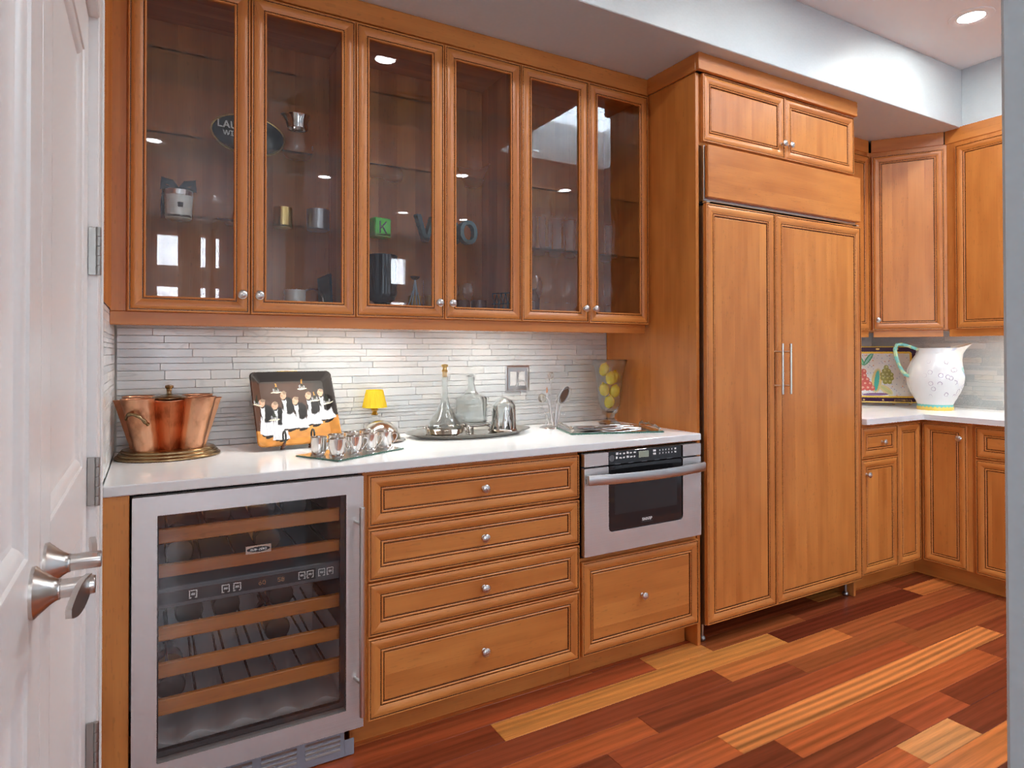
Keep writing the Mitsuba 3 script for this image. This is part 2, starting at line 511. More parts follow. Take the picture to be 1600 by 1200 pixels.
# floor: every plank near enough to be told apart is a piece of its own
PW, Y0 = .1068, 1.917
k = structure('floor')
put(k, MB().box(XL - .2, XR + .2, YREAR - .2, YW + .1, -.06, -.0085, ch=0), 'dark_void')
rows = {-1: [(.30, 2), (1.753, 9), (2.066, 0), (2.679, 5), (3.478, 2), (4.2, 8)],
        0: [(.05, 3), (1.005, 2), (2.407, 0), (3.478, 1), (4.3, 4)],
        1: [(.70, 2), (1.939, 2), (2.706, 4), (3.72, 5), (4.4, 5)],
        2: [(.40, 2), (1.468, 3), (2.248, 2), (3.017, 5), (3.9, 2)],
        3: [(.62, 3), (1.25, 2), (2.850, 9), (3.75, 5)],
        4: [(.55, 2), (1.622, 3), (3.312, 6), (4.1, 2)],
        5: [(.85, 3), (1.766, 8), (3.05, 3), (4.0, 2)],
        6: [(1.1, 9), (2.226, 2), (2.548, 9), (3.3, 8)],
        7: [(1.35, 2), (2.077, 3), (2.390, 7), (3.0, 8), (4.1, 3)],
        8: [(1.2, 5), (1.95, 2), (3.2, 4), (4.2, 1)]}
rest = MB()
for r in range(-6, 58):
    y1 = Y0 - PW * r
    y0 = y1 - PW
    if y1 > YW + .05 or y0 < YREAR - .1:
        continue
    ends = rows.get(r)
    if ends is None:
        x, ends = XL - .3 + rng.random() * .8, []
        while x < XR + .1:
            ends.append((x, rng.choice([0, 1, 2, 2, 3, 3, 4, 5, 8, 9, 2, 6])))
            x += .35 + rng.random() * 1.2
    ends = [e for e in ends if e[0] < XR] + [(XR + .05, rng.choice([2, 3, 5, 8]))]
    x0 = XL - .2
    for x1, tone in ends:
        if x1 - x0 < .02:
            continue
        m = MB(wid=tone + 10 * rng.randrange(4))
        m.box(x0 + .0004, x1 - .0004, y0 + .0004, y1 - .0004, -.012, 0, g=0, ch=.0009)
        if -1 <= r <= 10 and x1 > .2:
            part(k, 'plank', m, 'floor_wood')
        else:
            rest.merge(m)
        x0 = x1
part(k, 'far_planks', rest, 'floor_wood', kind='stuff')

# tiles: linear mosaic of marble strips in random lengths
def tile_field(holder, x0, x1, z0, z1, xf, seed, skip=None):
    r = random.Random(seed)
    z = z0 + .001
    hs = [.030, .014, .038, .022, .030, .016, .042, .012, .034, .026]
    while z < z1 - .004:
        h = min(r.choice(hs), z1 - z)
        x = x0 - r.random() * .15
        while x < x1:
            w = r.choice([.10, .15, .20, .24, .30])
            a, b = max(x, x0), min(x + w, x1)
            if b - a > .006:
                m = MB(wid=r.randrange(50))
                m.uo = r.random() * 30
                pr = r.choice([0, 0, .0004, .0010])
                m.box(a + .0007, b - .0007, -pr, .0085, z + .0007, z + h - .0007, g=0, ch=.0007)
                m.move(xf)
                part(holder, 'tile', m, 'marble_tile')
            x += w
        z += h


tile_field(wall_back, XL + .006, PANEL_X, CT, 1.392, placed(0, YW, 0), 3)
tile_field(wall_back, 3.19, XR - .002, CT, 1.392, placed(0, YW, 0), 5)
tile_field(wall_left, 0, YW - (D1 + .103), CT, 1.394, lambda v: np.stack([XL - .0 - v[:, 1], YW - v[:, 0], v[:, 2]], 1), 8)
tile_field(wall_right, 0, YW - 1.20, CT, 1.392, placed(XR, YW, 0, -90), 9)

# ------------------------------------------------------------------ white doors on the left
XD = -.130
DPROF = [[(0, 0), (.003, .0035)], [(.003, .0035), (.010, .004), (.018, .0075), (.023, .0125)], [(.023, .0125), (.030, .0135)]]


def leaf(name, y0, y1, handle_y, sgn, label):
    k = structure(name, label)
    z0, z1, th = .008, DTOP - .003, .035
    st = .098
    panels = [(.20, .873), (1.008, DTOP - .12)]
    m = MB()
    m.box(XD - th, XD, y0, y0 + st, z0, z1, ch=.0015).box(XD - th, XD, y1 - st, y1, z0, z1, ch=.0015)
    zz = [z0] + [q for p_ in panels for q in p_] + [z1]
    for a, b in zip(zz[::2], zz[1::2]):
        m.box(XD - th, XD, y0 + st, y1 - st, a, b, ch=.0)
    put(k, m, 'white_enamel')
    for a, b in panels:
        m = MB()
        ya, yb = y0 + st, y1 - st
        for grp in DPROF:
            for side in range(4):
                q = []
                for s, d in grp:
                    c4 = [(ya + s, a + s), (yb - s, a + s), (yb - s, b - s), (ya + s, b - s)]
                    q.append((XD - d, *c4[side])); q.append((XD - d, *c4[(side + 1) % 4]))
                n = len(grp)
                m.add(q, [[2 * i, 2 * i + 1, 2 * i + 3, 2 * i + 2] for i in range(n - 1)])
        s = .030
        m.poly([(XD - .0135, ya + s, a + s), (XD - .0135, yb - s, a + s), (XD - .0135, yb - s, b - s), (XD - .0135, ya + s, b - s)])
        part(k, 'panel', m, 'white_enamel')
    # lever set
    zc = .958
    m = MB().lathe([(0, 0), (.0325, 0), (.0325, .004), (.030, .0065), (.024, .013), (.0165, .022), (.0135, .027), (.0135, .030), (0, .030)], n=32)
    m.move(lambda v: np.stack([XD + v[:, 2], handle_y + v[:, 0], zc + v[:, 1]], 1))
    part(k, 'rosette', m, 'nickel')
    m = MB().lathe([(0, .029), (.0108, .029), (.0120, .031), (.0120, .066), (.011, .068), (0, .068)], n=24)
    m.move(lambda v: np.stack([XD + v[:, 2], handle_y + v[:, 0], zc + v[:, 1]], 1))
    pts, w = [], []
    for t in np.linspace(0, 1, 12):
        pts.append((XD + .060 - .012 * t ** 1.3, handle_y + sgn * (-.010 + .112 * t), zc + .002 - .002 * t * t))
        w.append(.020 + .016 * math.sin(t * math.pi * .9) - .014 * t ** 4)
    m.ribbon(pts, w, .0065, up=(1, 0, .0001))
    part(k, 'lever', m, 'nickel')
    return k


leaf('door_1', D0, DM - .0015, 1.003, -1, 'white panelled door leaf at the left edge, nearer the camera')
leaf('door_2', DM + .0015, D1 - .004, 1.121, 1, 'white panelled door leaf beside the worktop, with the hinges')
k = structure('trim_1', 'white door casing')
m = MB()
m.box(XD - .03, XL + .001, D1, D1 + .10, 0, DTOP + .09, ch=.003)
m.box(XD - .03, XL + .001, D0 - .10, D0 - .002, 0, DTOP + .09, ch=.003)
m.box(XD - .03, XL + .001, D0 - .002, D1, DTOP, DTOP + .09, ch=.003)
m.box(XL + .001, XL + .006, D1 + .072, D1 + .098, 0, DTOP + .085, ch=.0015)
put(k, m, 'white_enamel')
for i, (zc, lab) in enumerate(((.335, 'lowest'), (.958, 'middle'), (1.503, 'upper'))):
    h = thing('door_hinge', f'satin nickel door hinge on the white casing, the {lab} one in view', 'hinge', 'door hinges')
    yj = D1 - .002
    m = MB().box(XD + .001, XL - .002, yj - .003, yj, zc - .057, zc + .057, ch=.0008)
    part(h, 'plate', m, 'hinge_metal')
    for j in range(5):
        m = MB().lathe([(0, 0), (.0052, 0), (.0056, .0008), (.0056, .0212), (.0052, .022), (0, .022)], (XL + .001, yj - .006, zc - .057 + j * .0230), n=14)
        part(h, 'knuckle', m, 'hinge_metal')

# ------------------------------------------------------------------ cabinet doors and drawers
def bead(x0, x1, base, peak, n=6):
    return [(x0 + (x1 - x0) * i / n, base - (base - peak) * math.sin(math.pi * i / n)) for i in range(n + 1)]


FRAME_HEAD = [[(0, .0195), (0, .0034)], [(0, .0034), (.0010, .0018), (.0032, .0012), (.0052, .0018)], [(.0052, .0018), (.0055, .0052)], [(.0055, .0052), (.0078, .0052)],
              [(.0078, .0052), (.0081, .0034)], [(.0081, .0034), (.012, .0014), (.017, .0003), (.022, 0), (.028, .0007), (.034, .0024), (.0395, .0048)],
              [(.0395, .0048), (.0397, .0078)], [(.0397, .0078), (.0418, .0078)], [(.0418, .0078), (.0425, .0048)], bead(.0425, .0490, .0048, .0026)]
PANEL_TAIL = [[(.0490, .0048), (.0491, .0100)], [(.0491, .0100), (.0526, .0100)], [(.0526, .0100), (.0528, .0072)], [(.0528, .0072), (.0540, .0058), (.0560, .0055)]]
GLASS_TAIL = [[(.0490, .0048), (.0491, .0125)], [(.0491, .0125), (.046, .0125)], [(.046, .0125), (.046, .0195)]]


def frame_mesh(m, W, H, prof, scale=1.0, ids=0):
    for grp in prof:
        for side in range(4):
            q, uv = [], []
            for s, d in grp:
                s = s * scale
                c4 = [(s, s), (W - s, s), (W - s, H - s), (s, H - s)]
                a, b = c4[side], c4[(side + 1) % 4]
                for e in (a, b):
                    q.append((e[0], d, e[1]))
                    uv.append((e[0] if side in (0, 2) else e[1], s + .04 * side))
            uv = np.array(uv)
            n = len(grp)
            dmax = max(d for _, d in grp)
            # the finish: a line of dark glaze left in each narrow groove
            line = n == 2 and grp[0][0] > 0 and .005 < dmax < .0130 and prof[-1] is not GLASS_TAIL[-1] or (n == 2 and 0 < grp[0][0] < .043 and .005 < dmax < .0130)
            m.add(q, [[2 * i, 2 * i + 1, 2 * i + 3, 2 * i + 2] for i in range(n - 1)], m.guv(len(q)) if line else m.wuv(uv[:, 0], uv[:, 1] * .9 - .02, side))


def front(parent, name, W, H, xf, glass=False, grain='v', scale=1.0, pane_mat='pane_glass'):
    """A mitred frame with a glaze groove and its panel (or pane) as a part under the parent; returns its key."""
    m = MB()
    frame_mesh(m, W, H, FRAME_HEAD + (GLASS_TAIL if glass else PANEL_TAIL), scale)
    if not glass:
        m.poly([(0, .0195, 0), (W, .0195, 0), (W, .0195, H), (0, .0195, H)], m.wuv([0, W, W, 0], [0, 0, .1, .1]))
    k = part(parent, name, m.move(xf), 'cherry_wood')
    if glass:
        s = .0465 * scale
        g = MB().poly([(s, .0135, s), (W - s, .0135, s), (W - s, .0135, H - s), (s, .0135, H - s)])
        part(k, 'pane', g.move(xf), pane_mat)
    else:
        s = .0560 * scale
        g = MB()
        q = np.array([(s, .0055, s), (W - s, .0055, s), (W - s, .0055, H - s), (s, .0055, H - s)])
        uv = g.wuv(q[:, 2], q[:, 0] - W / 2) if grain == 'v' else g.wuv(q[:, 0], q[:, 2] - H / 2)
        part(k, 'panel', g.poly(q, uv).move(xf), 'cherry_wood')
    return k


def knob_mod(r, z, t):
    return r * (1 + 0.035 * math.sin(2 * t + 320 * z) * (1 if z > .016 else 0))


_kn = MB().lathe([(0, 0), (.0085, 0), (.0085, .002), (.0058, .004), (.0052, .011), (.0075, .0150), (.0128, .0175), (.0152, .0205), (.0150, .0232), (.0118, .0262), (.006, .0280), (0, .0284)],
                 n=30, mod=knob_mod)
for a0 in (0.0, math.pi):
    _kn.tube([(.012 * math.cos(a0 + t * 1.6) * t, .012 * math.sin(a0 + t * 1.6) * t, .0283 - .0035 * t * t) for t in np.linspace(0, 1, 8)], .0011, 6)
_v, _f, _u = _kn.arrays()
KNOB = mikit.ply((_v, _f), 'nickel', smooth=True, uv=_u)


def knob(parent, x, y, z, ang=0.0, spin=None):
    """Axis out of the face: -y turned by ang about z."""
    spin = rng.choice([20, -35, 70, 10, 115]) if spin is None else spin
    k = numbered(parent + '__knob')
    scene[k] = {**KNOB, 'to_world': T().translate([x, y, z]).rotate([0, 0, 1], ang).rotate([1, 0, 0], 90).rotate([0, 0, 1], spin)}
    return k


# ---- wall cabinets with glass doors
UX = [-.0627, .2864, .2897, .6405, .6437, .9880, .9912, 1.3353, 1.3385, 1.6805, 1.6838, 2.0269]
ZU0, ZU1 = 1.390, 2.457
WC = [(-.0655, .6419, 'and a bow-tied candle inside'),
      (.6423, 1.3367, 'and a bright green block inside'),
      (1.3371, 2.0400, 'beside the tall panel')]
YB0, YB1 = YU + .0210, YW - .002
SHELF_Z = [1.705, 1.965, 2.235]
for i, (a, b, txt) in enumerate(WC):
    c = thing('wall_cabinet', 'cherry wall cabinet with two glass doors ' + txt, 'cabinet', 'glass-fronted wall cabinets')
    t = .016
    m = MB()
    m.box(a, a + t, YB0, YB1, ZU0, ZU1 + .012, g=2).box(b - t, b, YB0, YB1, ZU0, ZU1 + .012, g=2)
    m.box(a + t, b - t, YB0, YB1, ZU0, ZU0 + t, g=0).box(a + t, b - t, YB0, YB1, ZU1 - .004, ZU1 + .012, g=0)
    m.box(a + t, b - t, YB1 - .006, YB1, ZU0 + t, ZU1, g=2)
    part(c, 'body', m, 'cherry_wood')
    for z in SHELF_Z:
        s = MB().box(a + t + .001, b - t - .001, YU + .047, YB1 - .008, z - .003, z + .003, ch=.0006)
        part(c, 'shelf', s, 'shelf_glass')
    for j in (0, 1):
        xa, xb = UX[4 * i + 2 * j], UX[4 * i + 2 * j + 1]
        d = front(c, 'door', xb - xa, ZU1 - ZU0, placed(xa, YU, ZU0), glass=True)
        knob(d, xb - .025 if j == 0 else xa + .025, YU + .002, ZU0 + .062)
f_ = thing('filler_strip', 'narrow cherry filler between the glass wall cabinets and the white casing', 'filler strip')
put(f_, MB().box(XL + .0005, -.0660, YU + .021, YU + .045, ZU0, ZU1 + .012, g=2), 'cherry_wood')
f_ = thing('wood_return', 'thin cherry board on the left wall above the tile', 'board')
put(f_, MB().box(XL + .0005, XL + .004, D1 + .108, YU + .0205, 1.396, SOF - .001, g=2, ch=.0008), 'cherry_wood')
f_ = thing('light_rail', 'cherry rail under the glass wall cabinets hiding the lamps', 'rail')
put(f_, MB().box(XL + .0005, 2.017, YU + .0175, YU + .0365, 1.348, 1.3895, g=0), 'cherry_wood')
CRP = [(0, 0), (.004, 0), (.004, .004), (.010, .010), (.010, .075)]


def crown(name, label, boxes):
    f_ = thing(name, label, 'moulding')
    m = MB()
    for b in boxes:
        m.box(*b, ch=.002)
    put(f_, m, 'cherry_wood')


crown('crown_moulding', 'flat cherry crown board along the top of the glass wall cabinets', [(XL + .005, 2.0405, YU + .0155, YU + .036, 2.4705, SOF - .0005, 0)])
crown('crown_moulding', 'cherry crown board over the refrigerator, its near corner standing forward',
      [(2.031, 3.163, 1.951, 1.971, 2.473, SOF - .0005, 0), (2.031, 2.0432, 1.9715, YU + .015, 2.473, SOF - .0005, 1)])

# ---- lamps under the wall cabinets
def strip_lamp(x0, x1, label):
    k = thing('under_cabinet_light', label, 'light')
    y0, y1 = YU + .052, YU + .142
    part(k, 'housing', MB().box(x0, x1, y0, y1, 1.366, 1.3895, ch=.002), 'white_plastic')
    m = MB().poly([(x0 + .01, y0 + .006, 1.3655), (x0 + .01, y1 - .006, 1.3655), (x1 - .01, y1 - .006, 1.3655), (x1 - .01, y0 + .006, 1.3655)])
    part(k, 'diffuser', m, 'white_plastic', emitter={'type': 'area', 'radiance': {'type': 'rgb', 'value': L_STRIP}})
    return k


strip_lamp(.40, .86, 'warm under-cabinet light above the square plate with waiters')
strip_lamp(1.15, 1.48, 'warm under-cabinet light above the glass decanters')

# ------------------------------------------------------------------ base units
f_ = thing('base_filler', 'cherry stile between the white casing and the wine cooler', 'filler strip')
put(f_, MB(wid=7).box(XL + .001, -.0475, 1.962, 2.02, .0, CB - .001, g=2), 'cherry_wood')

b = thing('base_cabinet', 'cherry base cabinet with four drawers, between wine cooler and microwave', 'cabinet')
m = MB()
m.box(.585, 1.419, YD + .0205, YW - .002, .0985, CB - .001, g=2)
part(b, 'body', m, 'cherry_wood')
part(b, 'toe_kick', MB().box(.560, 1.4195, 2.045, 2.063, .0, .0975, g=0), 'cherry_wood')
for (z0, z1) in ((.707, .871), (.5355, .7005), (.3605, .5285), (.0965, .3545)):
    d = front(b, 'drawer', 1.4162 - .6003, z1 - z0, placed(.6003, YD, z0), grain='h')
    knob(d, 1.0105, YD + .006, (z0 + z1) / 2)

b = thing('base_cabinet', 'cherry base cabinet with one deep drawer below the microwave', 'cabinet')
m = MB()
m.box(1.4195, PANEL_X - .001, YD + .0205, YW - .002, .0985, .470, g=2)
m.box(1.4195, 1.4215, YD + .0205, YW - .002, .470, CB - .001, g=2)
m.box(1.4215, PANEL_X - .001, YD + .0205, 2.06, .8765, CB - .001, g=0)
part(b, 'body', m, 'cherry_wood')
part(b, 'toe_kick', MB().box(1.4205, 2.0300, 2.045, 2.063, .0, .0975, g=0), 'cherry_wood')
d = front(b, 'drawer', 2.0405 - 1.4285, .4597 - .1015, placed(1.4285, YD, .1015), grain='h')
knob(d, 1.727, YD + .006, .283)

p_ = thing('end_panel', 'tall cherry panel between the worktop and the refrigerator', 'panel')
m = MB()
m.box(PANEL_X, PANEL_X + .0185, 1.983, YW - .002, .0, 2.4725, g=2)
put(p_, m, 'cherry_wood')
p_ = thing('end_panel', 'cherry panel whose foot shows under the right end of the refrigerator', 'panel')
put(p_, MB().box(3.1515, 3.1685, 2.075, YW - .002, .0, 2.4725, g=2).box(3.1515, 3.1685, 1.980, 2.0755, .0, .080, g=2), 'cherry_wood')

w_ = thing('worktop', 'white quartz worktop over the wine cooler and drawers', 'worktop')
put(w_, MB().box(XL + .001, PANEL_X - .0015, YC, YW - .001, CB, CT, ch=.003), 'quartz_stone')

# ------------------------------------------------------------------ microwave drawer
mw = thing('microwave_oven', 'stainless built-in microwave drawer with a bowed handle under the worktop', 'microwave')
MX0, MX1, MY = 1.4245, 2.0345, 1.951
part(mw, 'housing', MB().box(MX0 + .006, MX1 - .006, MY + .024, 2.55, .4765, .8755, ch=.002), 'black_plastic')


def rounded_plate(x0, x1, z0, z1, y0, y1, r, hole=None, rr=.02):
    from shapely.geometry import box as sbox
    s = sbox(x0 + r, z0 + r, x1 - r, z1 - r).buffer(r, quad_segs=6)
    if hole:
        hx0, hx1, hz0, hz1 = hole
        s = s.difference(sbox(hx0 + rr, hz0 + rr, hx1 - rr, hz1 - rr).buffer(rr, quad_segs=8))
    q = trimesh.creation.extrude_polygon(s, y1 - y0)
    v = np.array(q.vertices)
    q.vertices = np.stack([v[:, 0], y1 - v[:, 2], v[:, 1]], 1)
    q.unmerge_vertices()
    return MB().add(q.vertices, q.faces, np.stack([q.vertices[:, 0] + .3 * q.vertices[:, 1], q.vertices[:, 2] + .3 * q.vertices[:, 1]], 1))


part(mw, 'door', rounded_plate(MX0, MX1, .4855, .8185, MY, MY + .022, .002, (1.5405, 1.9300, .5645, .86)), 'stainless')
w_ = part(mw, 'window', rounded_plate(1.5425, 1.9280, .5665, .8185, MY + .004, MY + .016, .012), 'black_gloss')
part(w_, 'inner_screen', rounded_plate(1.572, 1.900, .628, .742, MY + .0034, MY + .004, .004), 'black_plastic')
for x0, x1 in ((MX0, 1.5395), (1.9305, MX1)):
    part(mw, 'corner_plate', rounded_plate(x0, x1, .8255, .8735, MY, MY + .022, .002), 'stainless')
cp = part(mw, 'control_panel', MB().box(1.5405, 1.9295, MY + .006, MY + .03, .8215, .8745, ch=.002), 'black_gloss')
part(cp, 'display', MB().box(1.696, 1.749, MY + .0054, MY + .0062, .8395, .8655, ch=0), 'lcd_screen')
for zz, cnt in ((.860, 6), (.844, 6)):
    for j in range(cnt):
        ww = .010 + .006 * rng.random()
        x0 = 1.580 + j * .0180
        part(cp, 'key_mark', MB().box(x0, x0 + ww * .8, MY + .0054, MY + .0062, zz, zz + (.0055 if (j + cnt) % 3 else .0085), ch=0), 'white_print')
for zz in (.858, .845):
    part(cp, 'key_mark', MB().box(1.772, 1.787, MY + .0054, MY + .0062, zz, zz + .008, ch=0), 'white_print')
    for j in range(6):
        x0 = 1.806 + j * .0165
        part(cp, 'key_mark', MB().box(x0, x0 + (.004 if j < 5 else .009), MY + .0054, MY + .0062, zz, zz + .0065, ch=0), 'white_print')
part(cp, 'key_mark', MB().lathe([(0, 0), (.013, 0), (.013, .0006), (0, .0006)], n=24).move(lambda v: np.stack([1.561 + v[:, 0], MY + .006 - v[:, 2], .848 + v[:, 1]], 1)), 'panel_grey')
for j in range(5):
    x0 = 1.575 + j * .068
    part(cp, 'vent_slot', MB().box(x0, x0 + .028, MY + .0055, MY + .0065, .8225, .8255, ch=0), 'panel_grey')


def lettering(text, h, depth, xf, bold=False):
    q = meshkit.text_mesh(text, h, depth, bold)
    v = np.array(q.vertices)
    v[:, 0] -= (v[:, 0].min() + v[:, 0].max()) / 2
    q.vertices = v
    q.unmerge_vertices()
    return MB().tm(q).move(lambda v: xf(np.stack([v[:, 0], -v[:, 2], v[:, 1]], 1)))


part(mw, 'lettering', lettering('SHARP', .0115, .0006, placed(1.737, MY + .0038, .587), True), 'white_print')
part(mw, 'lettering', lettering('MICROWAVE DRAWER', .0036, .0005, placed(1.737, MY + .0038, .5805)), 'panel_grey')
# bowed handle
m = MB()
xs = np.linspace(1.4335, 2.0445, 25)
bow = lambda x: MY - .018 - .034 * (1 - ((x - 1.739) / .3055) ** 2)
hz0, hz1 = .7575, .7955
fr, bk = [], []
for x in xs:
    y = bow(x)
    fr.append([(x, y + .003, hz0), (x, y - .0005, hz0 + .006), (x, y - .0015, (hz0 + hz1) / 2), (x, y - .0005, hz1 - .006), (x, y + .003, hz1)])
    bk.append([(x, y + .011, hz1), (x, y + .011, hz0)])
n5 = 5
v = np.array(fr).reshape(-1, 3)
m.add(v, [[i * n5 + j, (i + 1) * n5 + j, (i + 1) * n5 + j + 1, i * n5 + j + 1] for i in range(24) for j in range(4)])
for q0, q1 in ((4, 0), ):
    top = np.vstack([[f[4] for f in fr], [b_[0] for b_ in bk]])
    m.add(top, [[i, i + 1, 25 + i + 1, 25 + i] for i in range(24)])
    bot = np.vstack([[f[0] for f in fr], [b_[1] for b_ in bk]])
    m.add(bot, [[i, i + 1, 25 + i + 1, 25 + i] for i in range(24)])
    bb = np.array(bk).reshape(-1, 3)
    m.add(bb, [[2 * i, 2 * i + 2, 2 * i + 3, 2 * i + 1] for i in range(24)])
for e in (0, -1):
    m.poly(fr[e] + bk[e])
m.box(1.436, 1.452, MY - .014, MY + .001, hz0 + .003, hz1 - .003).box(2.016, 2.032, MY - .014, MY + .001, hz0 + .003, hz1 - .003)
part(mw, 'handle', m, 'stainless_plain')

# ------------------------------------------------------------------ wine cooler
wc = thing('wine_cooler', 'stainless under-counter wine cooler with a glass door and wooden racks', 'wine cooler')
WX0, WX1, WZ0, WZ1, WY = -.0415, .5795, .0985, .8765, 1.955
m = MB()
m.box(WX0 + .003, WX0 + .035, 2.005, 2.56, .10, .874, ch=0).box(WX1 - .035, WX1 - .003, 2.005, 2.56, .10, .874, ch=0)
m.box(WX0 + .035, WX1 - .035, 2.53, 2.56, .10, .874, ch=0).box(WX0 + .035, WX1 - .035, 2.005, 2.53, .84, .874, ch=0)
part(wc, 'body', m, 'liner_dark')
m = MB().box(WX0 + .035, WX1 - .035, 2.005, 2.53, .10, .118, ch=0).box(WX0 + .036, WX1 - .036, 2.50, 2.529, .119, .545, ch=0)
m.box(WX0 + .0352, WX0 + .038, 2.02, 2.50, .119, .36, ch=0).box(WX1 - .038, WX1 - .0352, 2.02, 2.50, .119, .36, ch=0)
part(wc, 'liner', m, 'liner_grey')
door = part(wc, 'door', rounded_plate(WX0, WX1, WZ0, WZ1, WY, WY + .028, .002, (.0175, .5255, .1605, .8235), .002), 'stainless')
part(door, 'gasket', rounded_plate(.0100, .5330, .1530, .8310, WY + .030, WY + .046, .002, (.0215, .5155, .176, .8185), .002), 'black_plastic')
part(door, 'pane', MB().poly([(.0178, WY + .008, .1608), (.5252, WY + .008, .1608), (.5252, WY + .008, .8232), (.0178, WY + .008, .8232)]), 'pane_glass')
m = MB().tube([(.5615, WY - .048, z) for z in (.157, .160, .5, .788, .791)], [.0078, .0088, .0088, .0088, .0078], 14)
for z in (.255, .738):
    m.tube([(.5615, WY - .045, z), (.553, WY + .001, z)], .006, 10)
part(door, 'handle', m, 'nickel')
# badge
bd = part(door, 'badge', MB().box(.2385, .3075, WY + .0045, WY + .0062, .683, .706, ch=.0004), 'silver_worn')
part(bd, 'oval', MB().lathe([(0, 0), (.0315, 0), (.0315, .0006), (0, .0006)], n=32, sy=.24).move(lambda v: np.stack([.273 + v[:, 0], WY + .0045 - v[:, 2], .6945 + v[:, 1]], 1)), 'black_plastic')
part(bd, 'lettering', lettering('SUB-ZERO', .0062, .0004, placed(.273, WY + .0038, .6914), True), 'white_print')
# racks
RX0, RX1 = WX0 + .040, WX1 - .040
for (z0, z1, rods) in ((.727, .767, 6), (.632, .667, 6), (.455, .494, 6), (.352, .392, 7), (.248, .292, 7)):
    s = part(wc, 'rack', MB().box(RX0, RX1, 2.030, 2.048, z0, z1, g=0, ch=.0025), 'cherry_wood')
    for j in range(rods):
        x = RX0 + .045 + (RX1 - RX0 - .09) * j / (rods - 1)
        part(s, 'rod', MB().tube([(x, 2.049, z0 + .020), (x, 2.30, z0 + .012), (x, 2.49, z0 + .020)], .0036, 6), 'black_plastic')
ctl = part(wc, 'control_panel', MB().box(WX0 + .036, WX1 - .036, 2.030, 2.500, .545, .602, ch=.003), 'panel_grey')
part(ctl, 'strip', MB().box(RX0 + .02, RX1 - .09, 2.0285, 2.0300, .557, .590, ch=0), 'black_plastic')
for x in (.108, .193, .224, .408, .433, .468, .494):
    m = MB()
    q = .0105
    for (a, b_, c_, d_) in ((x - q, x + q, .583, .5855), (x - q, x - q + .0025, .563, .583), (x + q - .0025, x + q, .563, .583), (x - q, x - q * .4, .5625, .565), (x + q * .4, x + q, .5625, .565)):
        m.box(a, b_, 2.0276, 2.0286, c_, d_, ch=0)
    part(ctl, 'button', m, 'white_print')
    part(ctl, 'button_text', MB().box(x - .005, x + .005, 2.0277, 2.0286, .571, .577, ch=0), 'liner_grey')
part(ctl, 'digits', lettering('60', .0125, .0005, placed(.293, 2.0283, .567)), 'amber_digits')
part(ctl, 'digits', lettering('58', .0125, .0005, placed(.347, 2.0283, .567)), 'amber_digits')
# scalloped bottom cradle
xs = np.linspace(RX0, RX1, 61)
zs = .163 + .0105 * np.cos((xs - RX0) / (RX1 - RX0) * 2 * np.pi * 4.5)
m = MB()
for ya, yb in ((2.050, 2.056),):
    v = np.vstack([np.stack([xs, 0 * xs + ya, zs], 1), np.stack([xs, 0 * xs + ya, 0 * xs + .1185], 1)])
    m.add(v, [[i, i + 1, 61 + i + 1, 61 + i] for i in range(60)])
v = np.vstack([np.stack([xs, 0 * xs + 2.050, zs], 1), np.stack([xs, 0 * xs + 2.49, zs - .004], 1)])
m.add(v, [[i, i + 1, 61 + i + 1, 61 + i] for i in range(60)])
part(wc, 'bottom_rack', m, 'liner_grey')
# toe grille
tg = part(wc, 'toe_grille', MB().box(WX0 + .002, .5285, 1.985, 1.990, .004, .0935, ch=.001).box(.5285, .559, 1.985, 1.990, .004, .0535, ch=.001), 'grille_blue')
for x0, x1 in ((.285, .385), (.41, .515), (.04, .14), (.16, .26)):
    for j in range(4):
        z = .026 + j * .0135
        part(tg, 'louvre', MB().poly([(x0, 1.9845, z), (x1, 1.9845, z), (x1, 1.979, z + .0045), (x0, 1.979, z + .0045)]).poly([(x0, 1.979, z + .0045), (x1, 1.979, z + .0045), (x1, 1.9845, z + .009), (x0, 1.9845, z + .009)]), 'stainless_plain')

BOTTLE = [(0, 0), (.034, 0), (.0375, .004), (.0375, .185), (.034, .205), (.022, .228), (.0145, .245), (.0140, .292), (.0155, .293), (.0155, .301), (0, .301)]
spots = [(.175, .757, 'third rack slot'), (.300, .757, ''), (.395, .757, ''), (.075, .662, ''), (.315, .662, ''), (.10, .484, ''), (.20, .484, ''), (.355, .484, ''), (.345, .382, ''), (.055, .278, '')]
names = ['left one of three on the top rack', 'middle of three on the top rack', 'right one of three on the top rack',
         'left one of two behind the badge', 'right one of two behind the badge', 'left one of three below the control strip',
         'middle of three below the control strip', 'right one of three below the control strip', 'alone on the rack second from bottom', 'alone on the lowest wooden rack']
for (x, z, _), nm_ in zip(spots, names):
    k = thing('wine_bottle', 'dark wine bottle in the cooler, ' + nm_, 'bottle', 'bottles in the wine cooler')
    part(k, 'glass', MB().lathe(BOTTLE, n=20).move(lambda v: np.stack([x + v[:, 0], 2.075 + v[:, 2] * 1.0, z + .0215 + v[:, 1] + .003], 1)), 'dark_glass')
    part(k, 'label_band', MB().lathe([(.0377, .05), (.0378, .05), (.0378, .14), (.0377, .14)], n=20).move(lambda v: np.stack([x + v[:, 0], 2.075 + v[:, 2], z + .0215 + v[:, 1] + .003], 1)), 'amber_wax')

